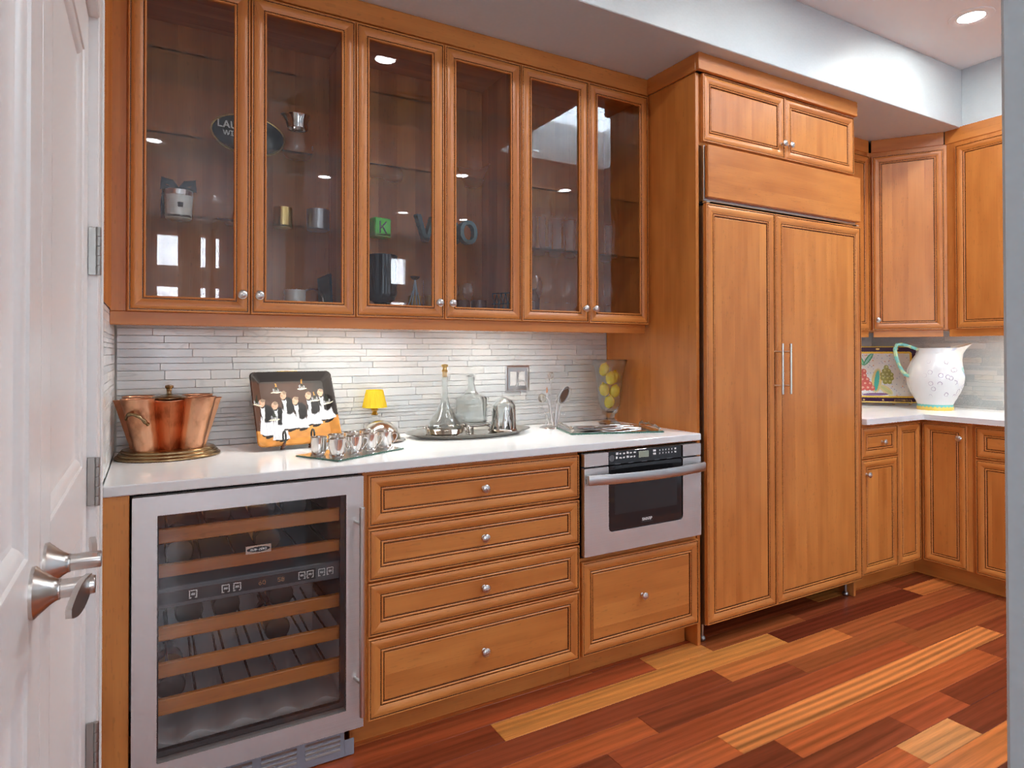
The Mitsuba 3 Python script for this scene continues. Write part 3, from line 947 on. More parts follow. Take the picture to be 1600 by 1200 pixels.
# ------------------------------------------------------------------ refrigerator
FX = [2.0700, 2.5145, 2.5190, 3.1797]
FZ0, FZ1, FY = .0930, 1.9014, 1.9468
rf = thing('refrigerator', 'built-in refrigerator with two tall cherry-panelled doors', 'refrigerator')
part(rf, 'body', MB().box(2.085, 3.150, 2.042, 2.56, .075, 2.150, ch=.002), 'black_plastic')
for i, (a, b_) in enumerate(((FX[0], FX[1]), (FX[2], FX[3]))):
    d = front(rf, 'door', b_ - a, FZ1 - FZ0, placed(a, FY, FZ0), scale=1.04)
    part(d, 'core', MB().box(a + .004, b_ - .004, FY + .020, FY + .075, FZ0 - .008, FZ1 - .004, ch=.002), 'stainless_plain')
    x = (2.5185 if i == 0 else 2.5910) + .0
    xa = (2.4985 if i == 0 else 2.5560)
    m = MB().tube([(xa + .014, FY - .036, z) for z in (1.066, 1.069, 1.18, 1.297, 1.300)], [.0052, .006, .006, .006, .0052], 12)
    for z in (1.105, 1.262):
        m.tube([(xa + .014, FY - .036, z), (xa + .006, FY + .004, z)], .0042, 8)
    part(d, 'handle', m, 'nickel')
g = part(rf, 'grille_panel', MB().box(2.0795, 3.1797, FY, FY + .0195, 1.9275, 2.1560, g=0, ch=.0035), 'cherry_wood')
part(g, 'backing', MB().box(2.075, 3.165, FY + .020, FY + .075, 1.915, 2.157, ch=.002), 'stainless_plain')
for x in (2.088, 3.118):
    m = MB().lathe([(0, .002), (.013, .002), (.016, .006), (.016, .014), (.012, .02), (.008, .024), (.008, .084), (0, .084)], (x + .012, 2.012, .0), n=16)
    part(rf, 'leveling_foot', m, 'pewter')
for x in (2.074, 3.150):
    part(rf, 'hinge_cap', MB().box(x, x + .022, FY + .004, FY + .03, 1.9045, 1.9135, ch=.002), 'nickel')

fc = thing('wall_cabinet', 'short cherry cabinet with two solid doors above the refrigerator', 'cabinet')
part(fc, 'body', MB().box(2.0625, 3.162, 1.9875, YW - .002, 2.162, 2.4725, g=0), 'cherry_wood')
for i, (a, b_, kx) in enumerate(((2.0735, 2.6125, 2.589), (2.6160, 3.158, 2.640))):
    d = front(fc, 'door', b_ - a, 2.4700 - 2.1745, placed(a, 1.966, 2.1745))
    knob(d, kx, 1.968, 2.242)

# ------------------------------------------------------------------ kitchen beyond the refrigerator
YBB = 1.9525
kb = thing('base_cabinet', 'cherry base cabinet with a drawer over a door, right of the refrigerator', 'cabinet')
part(kb, 'body', MB().box(3.186, 3.5155, YBB + .0205, YW - .002, .0985, CB - .001, g=2), 'cherry_wood')
d = front(kb, 'drawer', 3.5140 - 3.190, .868 - .706, placed(3.190, YBB, .706), grain='h')
knob(d, 3.372, YBB + .006, .783)
d = front(kb, 'door', 3.5140 - 3.190, .6985 - .1047, placed(3.190, YBB, .1047))
knob(d, 3.224, YBB + .002, .625)
kc = thing('corner_cabinet', 'cherry corner base cabinet with a narrow door and a wider folding door', 'cabinet')
m = MB().box(3.5160, XR - .004, YBB + .0205, YW - .002, .0985, CB - .001, g=2).box(3.7600, XR - .004, 1.7070, YBB + .0200, .0985, CB - .001, g=2)
part(kc, 'body', m, 'cherry_wood')
d = front(kc, 'narrow_door', 3.7370 - 3.5175, .868 - .1047, placed(3.5175, YBB, .1047))
d = front(kc, 'door', 1.9480 - 1.7265, .868 - .1047, placed(3.7393, 1.9480, .1047, -90))
knob(d, 3.7410, 1.757, .800, -90)
part(kc, 'toe_kick', MB().box(3.186, 3.815, 2.035, 2.050, .0, .0975, g=0).box(3.815, 3.830, 1.20, 2.050, .0, .0975, g=1), 'cherry_wood')
kd = thing('base_cabinet', 'cherry base cabinet cut off by the right wall end, drawer over door', 'cabinet')
part(kd, 'body', MB().box(3.7600, XR - .004, 1.2005, 1.7065, .0985, CB - .001, g=2), 'cherry_wood')
d = front(kd, 'drawer', 1.6870 - 1.215, .868 - .706, placed(3.7393, 1.6870, .706, -90), grain='h')
knob(d, 3.745, 1.45, .787, -90)
d = front(kd, 'door', 1.6870 - 1.215, .6985 - .1047, placed(3.7393, 1.6870, .1047, -90))
w_ = thing('worktop', 'white quartz corner worktop carrying the painted pitcher', 'worktop')
from shapely.geometry import Polygon
pg = Polygon([(3.186, YW - .001), (3.186, 1.9270), (3.7141, 1.9270), (3.7141, 1.20), (XR - .001, 1.20), (XR - .001, YW - .001)])
q = trimesh.creation.extrude_polygon(pg, CT - CB); q.apply_translation([0, 0, CB]); q.unmerge_vertices()
put(w_, MB().tm(q), 'quartz_stone')

# wall cabinets round the corner
ku = thing('wall_cabinet', 'sliver of a cherry wall cabinet behind the right edge of the refrigerator', 'cabinet')
part(ku, 'body', MB().box(3.186, 3.7895, 2.2815, YW - .002, ZU0, 2.4725, g=2), 'cherry_wood')
for a, b_ in ((3.19, 3.485), (3.489, 3.786)):
    front(ku, 'door', b_ - a, 2.446 - ZU0, placed(a, YU, ZU0))
kq = thing('corner_cabinet', 'diagonal cherry wall cabinet above the painted platter', 'cabinet')
DA, DB = np.array([3.800, 2.262]), np.array([4.0190, 1.9570])          # ends of the diagonal face
ang = math.degrees(math.atan2(DB[1] - DA[1], DB[0] - DA[0]))
dw = np.linalg.norm(DB - DA)
nrm = np.array([math.sin(math.radians(ang)), -math.cos(math.radians(ang))])
pin = lambda q, d_: q - nrm * d_
pa, pb = pin(DA, .0205), pin(DB, .0205)
pg = Polygon([tuple(pa), (3.791, 2.2815), (3.791, YW - .003), (XR - .003, YW - .003), (XR - .003, 1.959), (4.043, 1.959), tuple(pb)])
q = trimesh.creation.extrude_polygon(pg, 2.4725 - ZU0); q.apply_translation([0, 0, ZU0]); q.unmerge_vertices()
mm = MB()
v_, f__ = np.array(q.vertices), np.array(q.faces)
mm.add(v_, f__, mm.wuv(v_[:, 2], (v_[:, 0] - 4) * .6))
part(kq, 'body', mm, 'cherry_wood')
d = front(kq, 'door', dw - .006, 2.446 - ZU0, placed(*(DA + (DB - DA) / dw * .003), ZU0, ang))
kp = DA + (DB - DA) / dw * .031
knob(d, kp[0], kp[1], 1.452, ang)
kr = thing('wall_cabinet', 'cherry wall cabinet on the right wall, cut off by the blue wall end', 'cabinet')
part(kr, 'body', MB().box(4.0405, XR - .003, 1.200, 1.9575, ZU0, 2.4725, g=2), 'cherry_wood')
d = front(kr, 'door', 1.9070 - 1.45, 2.446 - ZU0, placed(4.0200, 1.9070, ZU0, -90))
lr = thing('light_rail', 'cherry rail below the corner wall cabinets', 'rail')
m = MB()
m.box(3.186, 3.795, YU + .0175, YU + .0365, 1.348, 1.3895, g=0)
q = MB().box(.010, dw - .010, .0180, .036, 1.348, 1.3895, g=0).move(placed(DA[0], DA[1], 0, ang))
m.merge(q).box(4.0400, 4.0580, 1.20, 1.950, 1.348, 1.3895, g=1)
put(lr, m, 'cherry_wood')
f_ = thing('crown_moulding', 'cherry crown board over the corner wall cabinets', 'moulding')
m = MB()
m.box(3.186, 3.802, YU + .0155, YU + .036, 2.4715, SOF - .0005, g=0)
m.merge(MB().box(.002, dw - .002, .0150, .034, 2.4715, SOF - .0005, g=0).move(placed(DA[0], DA[1], 0, ang)))
m.box(4.0360, 4.0560, 1.20, 1.966, 2.4715, SOF + .006, g=1)
put(f_, m, 'cherry_wood')
k = structure('soffit', 'pale wall above the right-hand wall cabinets')
put(k, MB().box(4.0580, XR, 1.20, YSOF - .001, SOF, CEIL - .001, ch=0), 'wall_paint')
k = thing('under_cabinet_light', 'warm under-cabinet light above the painted pitcher', 'light')
part(k, 'housing', MB().box(4.10, 4.16, 1.35, 1.95, 1.368, 1.3895, ch=.002), 'white_plastic')
part(k, 'diffuser', MB().poly([(4.106, 1.36, 1.3675), (4.106, 1.94, 1.3675), (4.154, 1.94, 1.3675), (4.154, 1.36, 1.3675)]), 'white_plastic',
     emitter={'type': 'area', 'radiance': {'type': 'rgb', 'value': L_STRIP_FAR}})
k = thing('under_cabinet_light', 'warm under-cabinet light hidden above the painted platter', 'light')
part(k, 'housing', MB().box(3.40, 3.78, 2.325, 2.385, 1.368, 1.3895, ch=.002), 'white_plastic')
part(k, 'diffuser', MB().poly([(3.41, 2.331, 1.3675), (3.41, 2.379, 1.3675), (3.77, 2.379, 1.3675), (3.77, 2.331, 1.3675)]), 'white_plastic',
     emitter={'type': 'area', 'radiance': {'type': 'rgb', 'value': L_STRIP_FAR}})

# ------------------------------------------------------------------ ceiling lamps
LIGHTS = [(3.458, 1.56, 'round recessed ceiling light, lit, at the top right beside the blue wall end'),
          (1.125, 1.16, 'recessed ceiling light in front of the glass wall cabinets'), (2.307, 1.30, 'recessed ceiling light in front of the refrigerator'),
          (.015, -1.019, 'recessed ceiling light by the white doors'), (1.394, -1.404, 'recessed ceiling light in the middle of the room behind'),
          (2.486, -.74, 'recessed ceiling light between roof light and rear wall'), (3.615, -.715, 'recessed ceiling light near the right wall'),
          (2.552, -2.49, 'recessed ceiling light before the wide rear window'), (3.332, -2.504, 'recessed ceiling light in the far right of the room behind')]
for x, y, lab in LIGHTS:
    k = thing('ceiling_light', lab, 'light', 'recessed ceiling lights')
    part(k, 'trim_ring', MB().lathe([(.058, .004), (.060, -.001), (.070, -.006), (.092, -.0045), (.095, -.0002)], (x, y, CEIL), n=36), 'white_enamel')
    m = MB().lathe([(.0575, -.0035), (0, -.0036)], (x, y, CEIL), n=32)
    v, f, u = m.arrays()
    n_ = np.cross(v[f[0, 1]] - v[f[0, 0]], v[f[0, 2]] - v[f[0, 0]])
    if n_[2] > 0:
        f = f[:, ::-1]
    m = MB().add(v, f, u)
    part(k, 'lamp', m, 'white_plastic', emitter={'type': 'area', 'radiance': {'type': 'rgb', 'value': (L_CAN_BAR if x < 2 else L_CAN) if y > 0 else L_CAN_HALL if x < .1 else L_CAN_FAR}})
k = thing('ceiling_vent', 'louvred air vent in the ceiling before the glass wall cabinets', 'vent')
m = MB().box(1.27, 1.60, .50, .53, CEIL - .008, CEIL - .001).box(1.27, 1.60, .80, .83, CEIL - .008, CEIL - .001).box(1.27, 1.30, .53, .80, CEIL - .008, CEIL - .001).box(1.57, 1.60, .53, .80, CEIL - .008, CEIL - .001)
part(k, 'frame', m, 'ceiling_paint')
part(k, 'throat', MB().box(1.30, 1.57, .53, .80, CEIL - .0015, CEIL - .0005, ch=0), 'dark_void')  # flat black sheet on the closed ceiling, painting in shade between the louvres
for j in range(5):
    y = .55 + j * .05
    part(k, 'louvre', MB().box(1.30, 1.57, y, y + .028, CEIL - .012, CEIL - .002), 'ceiling_paint')

for a, b_, lab in ((.285, .53, 'wide beige curtain panel before the rear window'), (.585, .70, 'narrow beige curtain panel before the rear window')):
    k = thing('curtain', lab, 'curtain', 'rear window curtains')
    n_ = 60
    xs = np.linspace(a, b_, n_)
    yy = YREAR + .09 + .03 * np.sin(xs * 62) + .012 * np.sin(xs * 23)
    v = np.vstack([np.stack([xs, yy, 0 * xs + .02], 1), np.stack([xs, YREAR + .09 + .7 * (yy - YREAR - .09), 0 * xs + 2.78], 1)])
    put(k, MB().add(v, [[q, q + 1, n_ + q + 1, n_ + q] for q in range(n_ - 1)]), 'curtain_cloth')
# ------------------------------------------------------------------ painted pieces
def ell(c, x, y, cx, cy, rx, ry, col, rot=0.0, soft=.12):
    ca, sa = math.cos(math.radians(rot)), math.sin(math.radians(rot))
    dx, dy = x - cx, y - cy
    a, b = (dx * ca + dy * sa) / rx, (-dx * sa + dy * ca) / ry
    return mix(c, col, 1 - smoothstep(1 - soft, 1 + soft, dr.sqrt(a * a + b * b)))


def trap(c, x, y, cx, y0, y1, w0, w1, col):
    """Upright trapezium: half width w0 at y0, w1 at y1."""
    t = (y - y0) / (y1 - y0)
    w = w0 + (w1 - w0) * t
    on = smoothstep(-.006, .006, w - dr.abs(x - cx)) * smoothstep(-.03, .03, t) * smoothstep(-.03, .03, 1 - t)
    return mix(c, col, on)


WAITERS = [(.135, .64, .17), (.28, .60, .10), (.40, .74, .24), (.535, .66, .24), (.70, .72, .28), (.86, .76, .33)]


def waiter_plate(p, n, uv):
    x, y = uv.x, uv.y
    wob = 0.012 * (noise(x * 30, y * 30, 3) - 0.5)
    x, y = x + wob, y + wob
    c = mix((0.085, 0.040, 0.027), (0.040, 0.034, 0.032), dr.clip(smoothstep(.5, .9, x) + smoothstep(.84, .9, y), 0, 1))
    floor = smoothstep(-.01, .01, (.20 + .16 * x) - y)
    c = mix(c, mi.Color3f(0.60, 0.26, 0.065) * (0.8 + 0.4 * noise(x * 14, y * 20, 1)), floor)
    for cx, top, foot in WAITERS:
        c = ell(c, x, y, cx + .03, foot - .015, .06, .022, (0.02, 0.012, 0.01), 20)
        c = ell(c, x, y, cx - .03, foot + .0, .04, .018, (0.02, 0.012, 0.01), 20)
        mid = top - .30
        c = trap(c, x, y, cx + .008, foot, mid + .07, .098, .060, (0.78, 0.79, 0.83))
        c = mix(c, mi.Color3f(0.55, 0.58, 0.66), .5 * smoothstep(.8, .95, dr.sin(x * 150)) * smoothstep(-.005, .005, mid - y) * smoothstep(-.005, .005, .08 - dr.abs(x - cx)) * smoothstep(-.01, .01, y - foot))
        c = ell(c, x, y, cx + .024, mid + .11, .078, .120, (0.014, 0.011, 0.011))
        c = trap(c, x, y, cx - .02, mid - .02, top - .10, .006, .026, (0.80, 0.80, 0.80))
        c = ell(c, x, y, cx - .02, top - .105, .022, .011, (0.012, 0.012, 0.012))
        c = ell(c, x, y, cx - .02, top - .045, .036, .056, (0.62, 0.38, 0.26), -14)
        c = ell(c, x, y, cx - .005, top - .012, .026, .022, (0.30, 0.20, 0.14), -10)
        c = ell(c, x, y, cx - .042, top - .055, .010, .014, (0.55, 0.26, 0.17))
    for cx, cy, dark in ((.30, .735, 0), (.62, .775, 0), (.05, .555, 1), (.235, .365, 1), (.755, .60, 0), (.90, .55, 1)):
        c = ell(c, x, y, cx, cy, .062, .012, (0.72, 0.66, 0.52), 3)
        for j in (-1, 0, 1):
            c = ell(c, x, y, cx + j * .028, cy + .030, .011, .026, (0.30, 0.30, 0.31))
        c = trap(c, x, y, cx + .005, cy + .03, cy + .13, .014, .006, (0.03, 0.035, 0.025) if dark else (0.55, 0.27, 0.06))
        c = trap(c, x, y, cx + .005, cy + .03, cy + .075, .016, .014, (0.025, 0.03, 0.02))
    return c


def grapes(c, x, y, cx, cy, s, col, hi, rows=(1, 2, 3, 3, 2)):
    for r, k in enumerate(rows[::-1]):
        for j in range(k):
            gx, gy = cx + (j - (k - 1) / 2) * s * .95, cy + (r - 2) * s * .9
            c = ell(c, x, y, gx, gy, s * .56, s * .60, col)
            c = ell(c, x, y, gx - s * .12, gy + s * .14, s * .24, s * .24, hi)
    return c


def leafp(c, x, y, cx, cy, l, w, rot, a, b):
    c = ell(c, x, y, cx, cy, l, w, a, rot)
    c = ell(c, x, y, cx, cy, l * .85, w * .45, b, rot)
    return c


def dots(c, x, y, sc, seed, col, th=.16, keep=.45):
    d1, d2, r = voronoi(x * sc + seed, y * sc)
    return mix(c, col, (1 - smoothstep(th * .6, th, d1)) * smoothstep(keep, keep + .02, r))


def platter_paint(p, n, uv):
    """uv in metres from the lower right corner of the platter."""
    x, y = uv.x, uv.y
    W, H, r = .46, .37, .05
    qx, qy = dr.abs(x - W / 2) - (W / 2 - r), dr.abs(y - H / 2) - (H / 2 - r)
    d = r - (dr.sqrt(dr.square(dr.maximum(qx, 0)) + dr.square(dr.maximum(qy, 0))) + dr.minimum(dr.maximum(qx, qy), 0))
    c = mi.Color3f(0.80, 0.80, 0.78) + 0.03 * (noise(x * 40, y * 40, 1) - 0.5)
    c = dots(c, x, y, 42, 3.0, (0.30, 0.38, 0.60), .14, .35)
    c = dots(c, x, y, 30, 9.0, (0.70, 0.30, 0.16), .13, .6)
    c = leafp(c, x, y, .335, .285, .045, .015, 60, (0.10, 0.42, 0.22), (0.30, 0.62, 0.40))
    c = leafp(c, x, y, .285, .288, .050, .014, 125, (0.10, 0.40, 0.22), (0.32, 0.60, 0.55))
    c = leafp(c, x, y, .385, .120, .055, .026, 75, (0.09, 0.40, 0.24), (0.10, 0.50, 0.50))
    c = leafp(c, x, y, .245, .145, .080, .030, 100, (0.72, 0.60, 0.25), (0.08, 0.46, 0.36))
    c = leafp(c, x, y, .195, .085, .045, .022, 40, (0.76, 0.66, 0.32), (0.60, 0.62, 0.30))
    c = grapes(c, x, y, .318, .150, .030, (0.66, 0.13, 0.10), (0.85, 0.42, 0.32), (1, 1, 2, 3, 4))
    c = grapes(c, x, y, .185, .185, .026, (0.34, 0.33, 0.08), (0.58, 0.56, 0.24), (1, 2, 3, 3, 2))
    c = ell(c, x, y, .26, .055, .075, .010, (0.22, 0.10, 0.22), -2)
    c = mix(c, (0.78, 0.52, 0.08), smoothstep(-.002, .002, .046 - d))
    c = mix(c, (0.05, 0.022, 0.055), smoothstep(-.002, .002, .034 - d))
    c = mix(c, (0.80, 0.60, 0.12), smoothstep(-.0015, .0015, .0075 - d))
    for a, b in ((.12, .352), (.23, .352), (.34, .352), (.0195, .24), (.0195, .10), (.10, .018), (.22, .018), (.33, .018)):
        c = ell(c, x, y, a, b, .012 if b > .3 else .006, .0055, (0.82, 0.62, 0.22))
    c = ell(c, x, y, .050, .185, .022, .020, (0.80, 0.52, 0.08))
    c = ell(c, x, y, .040, .186, .013, .011, (0.05, 0.025, 0.02))
    return c


def pitcher_paint(p, n, uv):
    """uv.x round the body (0 behind the handle side, 0.5 the lip), uv.y height in metres."""
    x, y = (uv.x - 0.5) * 0.95, uv.y
    c = mi.Color3f(0.80, 0.80, 0.785) + 0.02 * (noise(x * 60, y * 60, 1) - 0.5)
    d1, d2, r = voronoi(x * 26, y * 26)
    swirl = (1 - smoothstep(.03, .07, dr.abs(d1 - .30))) * smoothstep(.5, .52, r) * smoothstep(.22, .12, dr.abs(x + .16)) * smoothstep(.075, .10, y) * smoothstep(.31, .27, y)
    c = mix(c, (0.34, 0.26, 0.34), .8 * swirl)
    blue = smoothstep(.50, .62, fbm(x * 22, y * 22, 4.0, 3)) * smoothstep(.20, .08, dr.abs(x - .0)) * smoothstep(.12, .16, y)
    c = mix(c, (0.30, 0.42, 0.68), .85 * blue)
    c = leafp(c, x, y, .045, .145, .070, .026, 70, (0.12, 0.40, 0.24), (0.30, 0.56, 0.46))
    c = leafp(c, x, y, -.015, .185, .040, .018, 20, (0.78, 0.66, 0.20), (0.60, 0.60, 0.25))
    c = leafp(c, x, y, -.080, .235, .050, .018, -8, (0.26, 0.52, 0.44), (0.40, 0.60, 0.66))
    c = grapes(c, x, y, -.045, .120, .022, (0.42, 0.40, 0.06), (0.66, 0.62, 0.22), (1, 2, 2, 3, 2))
    c = grapes(c, x, y, -.005, .268, .022, (0.66, 0.14, 0.08), (0.85, 0.44, 0.22), (1, 2, 3, 2))
    c = leafp(c, x, y, .030, .300, .045, .016, 40, (0.12, 0.30, 0.30), (0.70, 0.66, 0.24))
    band = smoothstep(-.004, .004, y - .228) * smoothstep(-.004, .004, .252 - y) * smoothstep(-.004, .004, .055 - dr.abs(x + .01))
    c = mix(c, mix((0.78, 0.76, 0.70), (0.25, 0.24, 0.26), smoothstep(.3, .6, dr.sin(x * 260 + y * 90))), band)
    c = mix(c, (0.20, 0.56, 0.50), smoothstep(-.002, .002, .034 - y))
    c = mix(c, mi.Color3f(0.82, 0.60, 0.12), smoothstep(-.002, .002, .021 - y + .003 * dr.sin(x * 180)))
    return c


scene['waiter_paint'] = P(waiter_plate, 0.34, spec=0.14)
scene['platter_glaze'] = P(platter_paint, 0.14)
scene['pitcher_glaze'] = P(pitcher_paint, 0.14)
scene['teal_glaze'] = P(lambda p, n, uv: mix((0.18, 0.50, 0.44), (0.50, 0.62, 0.35), smoothstep(.45, .6, fbm(p.x * 50, p.y * 50, p.z * 50, 2))), 0.16)

# ------------------------------------------------------------------ on the worktop, left to right
# copper wine bucket
bx, by = .055, 2.425
cb = thing('wine_bucket', 'fluted oval copper wine bucket with brass lid and base', 'wine bucket')
m = MB().lathe([(0, 0), (.985, 0), (1, .0025), (1, .007), (.985, .010), (.945, .0115), (.945, .0165), (.925, .020), (.885, .0215), (.885, .0265), (.865, .030), (.82, .0325), (0, .033)], (bx, by, CT + .0002), n=64, sx=.158, sy=.128, sharp=30)
part(cb, 'base', m, 'brass')
ZB, ZT = CT + .0328, 1.112
hx, hy, kk = .160, .136, .70
m = MB()
ring = [(-hx, 0), (-.040, -.072), (0, -hy), (.040, -.072), (hx, 0), (.040, .072), (0, hy), (-.040, .072)]
for i in range(8):
    a, b_ = ring[i], ring[(i + 1) % 8]
    m.poly([(bx + a[0] * kk, by + a[1] * kk, ZB), (bx + b_[0] * kk, by + b_[1] * kk, ZB), (bx + b_[0], by + b_[1], ZT - .006), (bx + a[0], by + a[1], ZT - .006)])
m.poly([(bx + a[0] * .985, by + a[1] * .985, ZT - .008) for a in ring])
m.tube([(bx + a[0], by + a[1], ZT - .006) for a in ring] + [(bx + ring[0][0], by + ring[0][1], ZT - .006)], .0016, 6)
part(cb, 'body', m, 'copper')
for sxx in (-1, 1):
    for syy in (-1, 1):
        cx, cy = sxx * .090, syy * .070
        m = MB()
        t = np.linspace(0, 2 * np.pi, 33)[:-1]
        rings = []
        for (f, r, z) in ((.72, .036, ZB), (.86, .042, (ZB + ZT) / 2), (1, .048, ZT), (1, .0495, ZT + .0015), (1, .048, ZT + .003), (1, .045, ZT), (.93, .042, ZT - .05)):
            rings.append(np.stack([bx + cx * f + r * np.cos(t), by + cy * f + r * np.sin(t), 0 * t + z], 1))
        f = [[i * 32 + j, i * 32 + (j + 1) % 32, (i + 1) * 32 + (j + 1) % 32, (i + 1) * 32 + j] for i in range(6) for j in range(32)]
        m.add(np.vstack(rings), f).poly(rings[-1])
        part(cb, 'bottle_tube', m, 'copper')
m = MB().lathe([(.050, 0), (.053, .002), (.053, .005), (.046, .009), (.030, .0125), (.012, .0145), (.0075, .018), (.006, .026), (.0085, .031), (.0078, .033), (.0115, .037), (.0135, .041), (.0115, .045), (.004, .047), (0, .0472)], (bx, by, ZT - .0055), n=32)
part(cb, 'lid', m, 'brass', 'brass lid with a turned finial')
pts = [(bx - .120, by - .075, 1.052), (bx - .118, by - .100, 1.066), (bx - .106, by - .122, 1.071), (bx - .090, by - .130, 1.066), (bx - .075, by - .131, 1.053), (bx - .066, by - .124, 1.040), (bx - .062, by - .116, 1.036)]
pts = np.array(pts)
tt = np.linspace(0, 6, 32)
sm = np.stack([np.interp(tt, range(7), pts[:, a]) for a in range(3)], 1)
for _ in range(3):
    sm[1:-1] = (sm[:-2] + 2 * sm[1:-1] + sm[2:]) / 4
m = MB().tube(sm, .0042 + .0022 * np.cos(tt / 6 * 4 * np.pi) ** 2, 10)
part(cb, 'handle', m, 'brass', 'brass ring handle')

# square plate with waiters on its easel
W = .3026
pxf = tilted(.3255, 2.372, .922, math.degrees(.073), math.degrees(.547))
pl = thing('plate', 'square plate painted with a row of waiters, on an easel', 'plate')


def rounded_ring(W, H, s, r, n=6):
    q = []
    for cx, cy, a in ((W - s - r, s + r, -90), (W - s - r, H - s - r, 0), (s + r, H - s - r, 90), (s + r, s + r, 180)):
        for t in np.linspace(math.radians(a), math.radians(a + 90), n):
            q.append((cx + r * math.cos(t), cy + r * math.sin(t)))
    return np.array(q)


def rim_plate(W, H, prof, back, uvf):
    """prof: (inset, depth, corner radius) from the rim inwards; smooth runs, flat centre."""
    m = MB()
    R = [(rounded_ring(W, H, s, r), d) for s, d, r in prof]
    k = len(R[0][0])
    for (a, da), (b_, db) in zip(R[:-1], R[1:]):
        v = np.vstack([np.stack([a[:, 0], 0 * a[:, 0] + da, a[:, 1]], 1), np.stack([b_[:, 0], 0 * b_[:, 0] + db, b_[:, 1]], 1)])
        m.add(v, [[j, (j + 1) % k, k + (j + 1) % k, k + j] for j in range(k)], uvf(v))
    a, da = R[-1]
    v = np.stack([a[:, 0], 0 * a[:, 0] + da, a[:, 1]], 1)
    m.poly(v, uvf(v))
    m2 = MB()
    a, da = R[0]
    b_, db = R[-1]
    v = np.vstack([np.stack([a[:, 0], 0 * a[:, 0] + da, a[:, 1]], 1), np.stack([b_[:, 0], 0 * b_[:, 0] + db + back, b_[:, 1]], 1)])
    m2.add(v, [[j, (j + 1) % k, k + (j + 1) % k, k + j] for j in range(k)]).poly(v[k:])
    return m, m2


m, m2 = rim_plate(W, W, [(0, -.0150, .018), (.0015, -.0185, .018), (.004, -.0195, .017), (.007, -.018, .016), (.026, -.005, .012), (.034, 0, .010)], .006,
                  lambda v: np.stack([v[:, 0] / W, v[:, 2] / W], 1))
part(pl, 'face', m.move(pxf), 'waiter_paint')
part(pl, 'underside', m2.move(pxf), 'black_plastic')
ea = thing('plate_easel', 'dark scrolled easel holding the square plate', 'easel')
for x in (.085, .185):
    m = MB()
    sc = [(x, -.046 + .019 * math.cos(t), .0215 + .019 * math.sin(t)) for t in np.linspace(-.4, 2 * math.pi * .9 - .4, 22)]
    part(ea, 'scroll', m.tube(np.array(sc), .0032, 8).move(pxf), 'dark_metal')
    part(ea, 'peg', MB().tube(np.array([(x, -.040, .0035), (x, -.022, -.0025), (x, .012, -.0005)]), .0055, 8).move(pxf), 'brown_glaze')
    part(ea, 'upright', MB().tube(np.array([(x, .0105, -.004), (x, .0125, .29)]), .0025, 8).move(pxf), 'dark_metal')
part(ea, 'hind_leg', MB().tube(np.array([pxf(np.array([[.135, .014, .26]]))[0], (.398, 2.582, CT + .0036)]), .0028, 8), 'dark_metal')
m = MB().tube(np.array([(.105, .010, .300), (.105, .000, .3125), (.180, .000, .3125), (.180, .010, .300)]), .0016, 6)
part(ea, 'top_bar', m.move(pxf), 'gold')

# mirror tray with eight little cups
F0, e1, e2 = np.array([.519, 2.025]), np.array([.876, .485]), np.array([-.485, .876])
tr = thing('mirror_tray', 'bare-edged rectangular mirror tray carrying eight silver cups', 'tray')
a_ = math.degrees(math.atan2(e1[1], e1[0]))
part(tr, 'slab', MB().box(0, .312, 0, .200, .0005, .0050, ch=.0008).move(placed(F0[0], F0[1], CT, a_)), 'green_edge')
part(tr, 'mirror', MB().poly([(.003, .003, .0052), (.309, .003, .0052), (.309, .197, .0052), (.003, .197, .0052)]).move(placed(F0[0], F0[1], CT, a_)), 'mirror_glass')
CUP = [(0, .001), (.014, .001), (.0155, 0), (.017, .001), (.0205, .004), (.0238, .012), (.0252, .025), (.0262, .0592), (.0268, .0602), (.0262, .0610), (.0252, .0600), (.0240, .026), (.0205, .008), (0, .005)]
cm = MB().lathe(CUP, n=30)
hd = MB().tube([(.0250, 0, .047), (.030, 0, .052), (.037, 0, .0535), (.0425, 0, .050), (.0435, 0, .043), (.040, 0, .034), (.033, 0, .024), (.0275, 0, .0165), (.0242, 0, .014)], [.0016, .0016, .0018, .002, .002, .0018, .0016, .0015, .0015], 8)
CUPM, CUPH = mikit.ply(cm.arrays()[:2], 'silver', smooth=True), mikit.ply(hd.arrays()[:2], 'silver', smooth=True)
ordn = ['nearest the plate', 'second from the plate', 'third from the plate', 'nearest the oval tray']
for row, rn in ((0, 'front'), (1, 'back')):
    for i in range(4):
        q = F0 + e1 * (.043 + .0745 * i) + e2 * (.050 if row == 0 else .138)
        k = thing('cup', f'little silver cup, {rn} row of the mirror tray, {ordn[i]}', 'cup', 'silver cups on the mirror tray')
        tw = T().translate([float(q[0]), float(q[1]), CT + .0054]).rotate([0, 0, 1], [-28, -8, -34, -18][(i + row) % 4])
        scene[k + '__bowl'] = {**CUPM, 'to_world': tw}
        scene[k + '__handle'] = {**CUPH, 'to_world': tw}

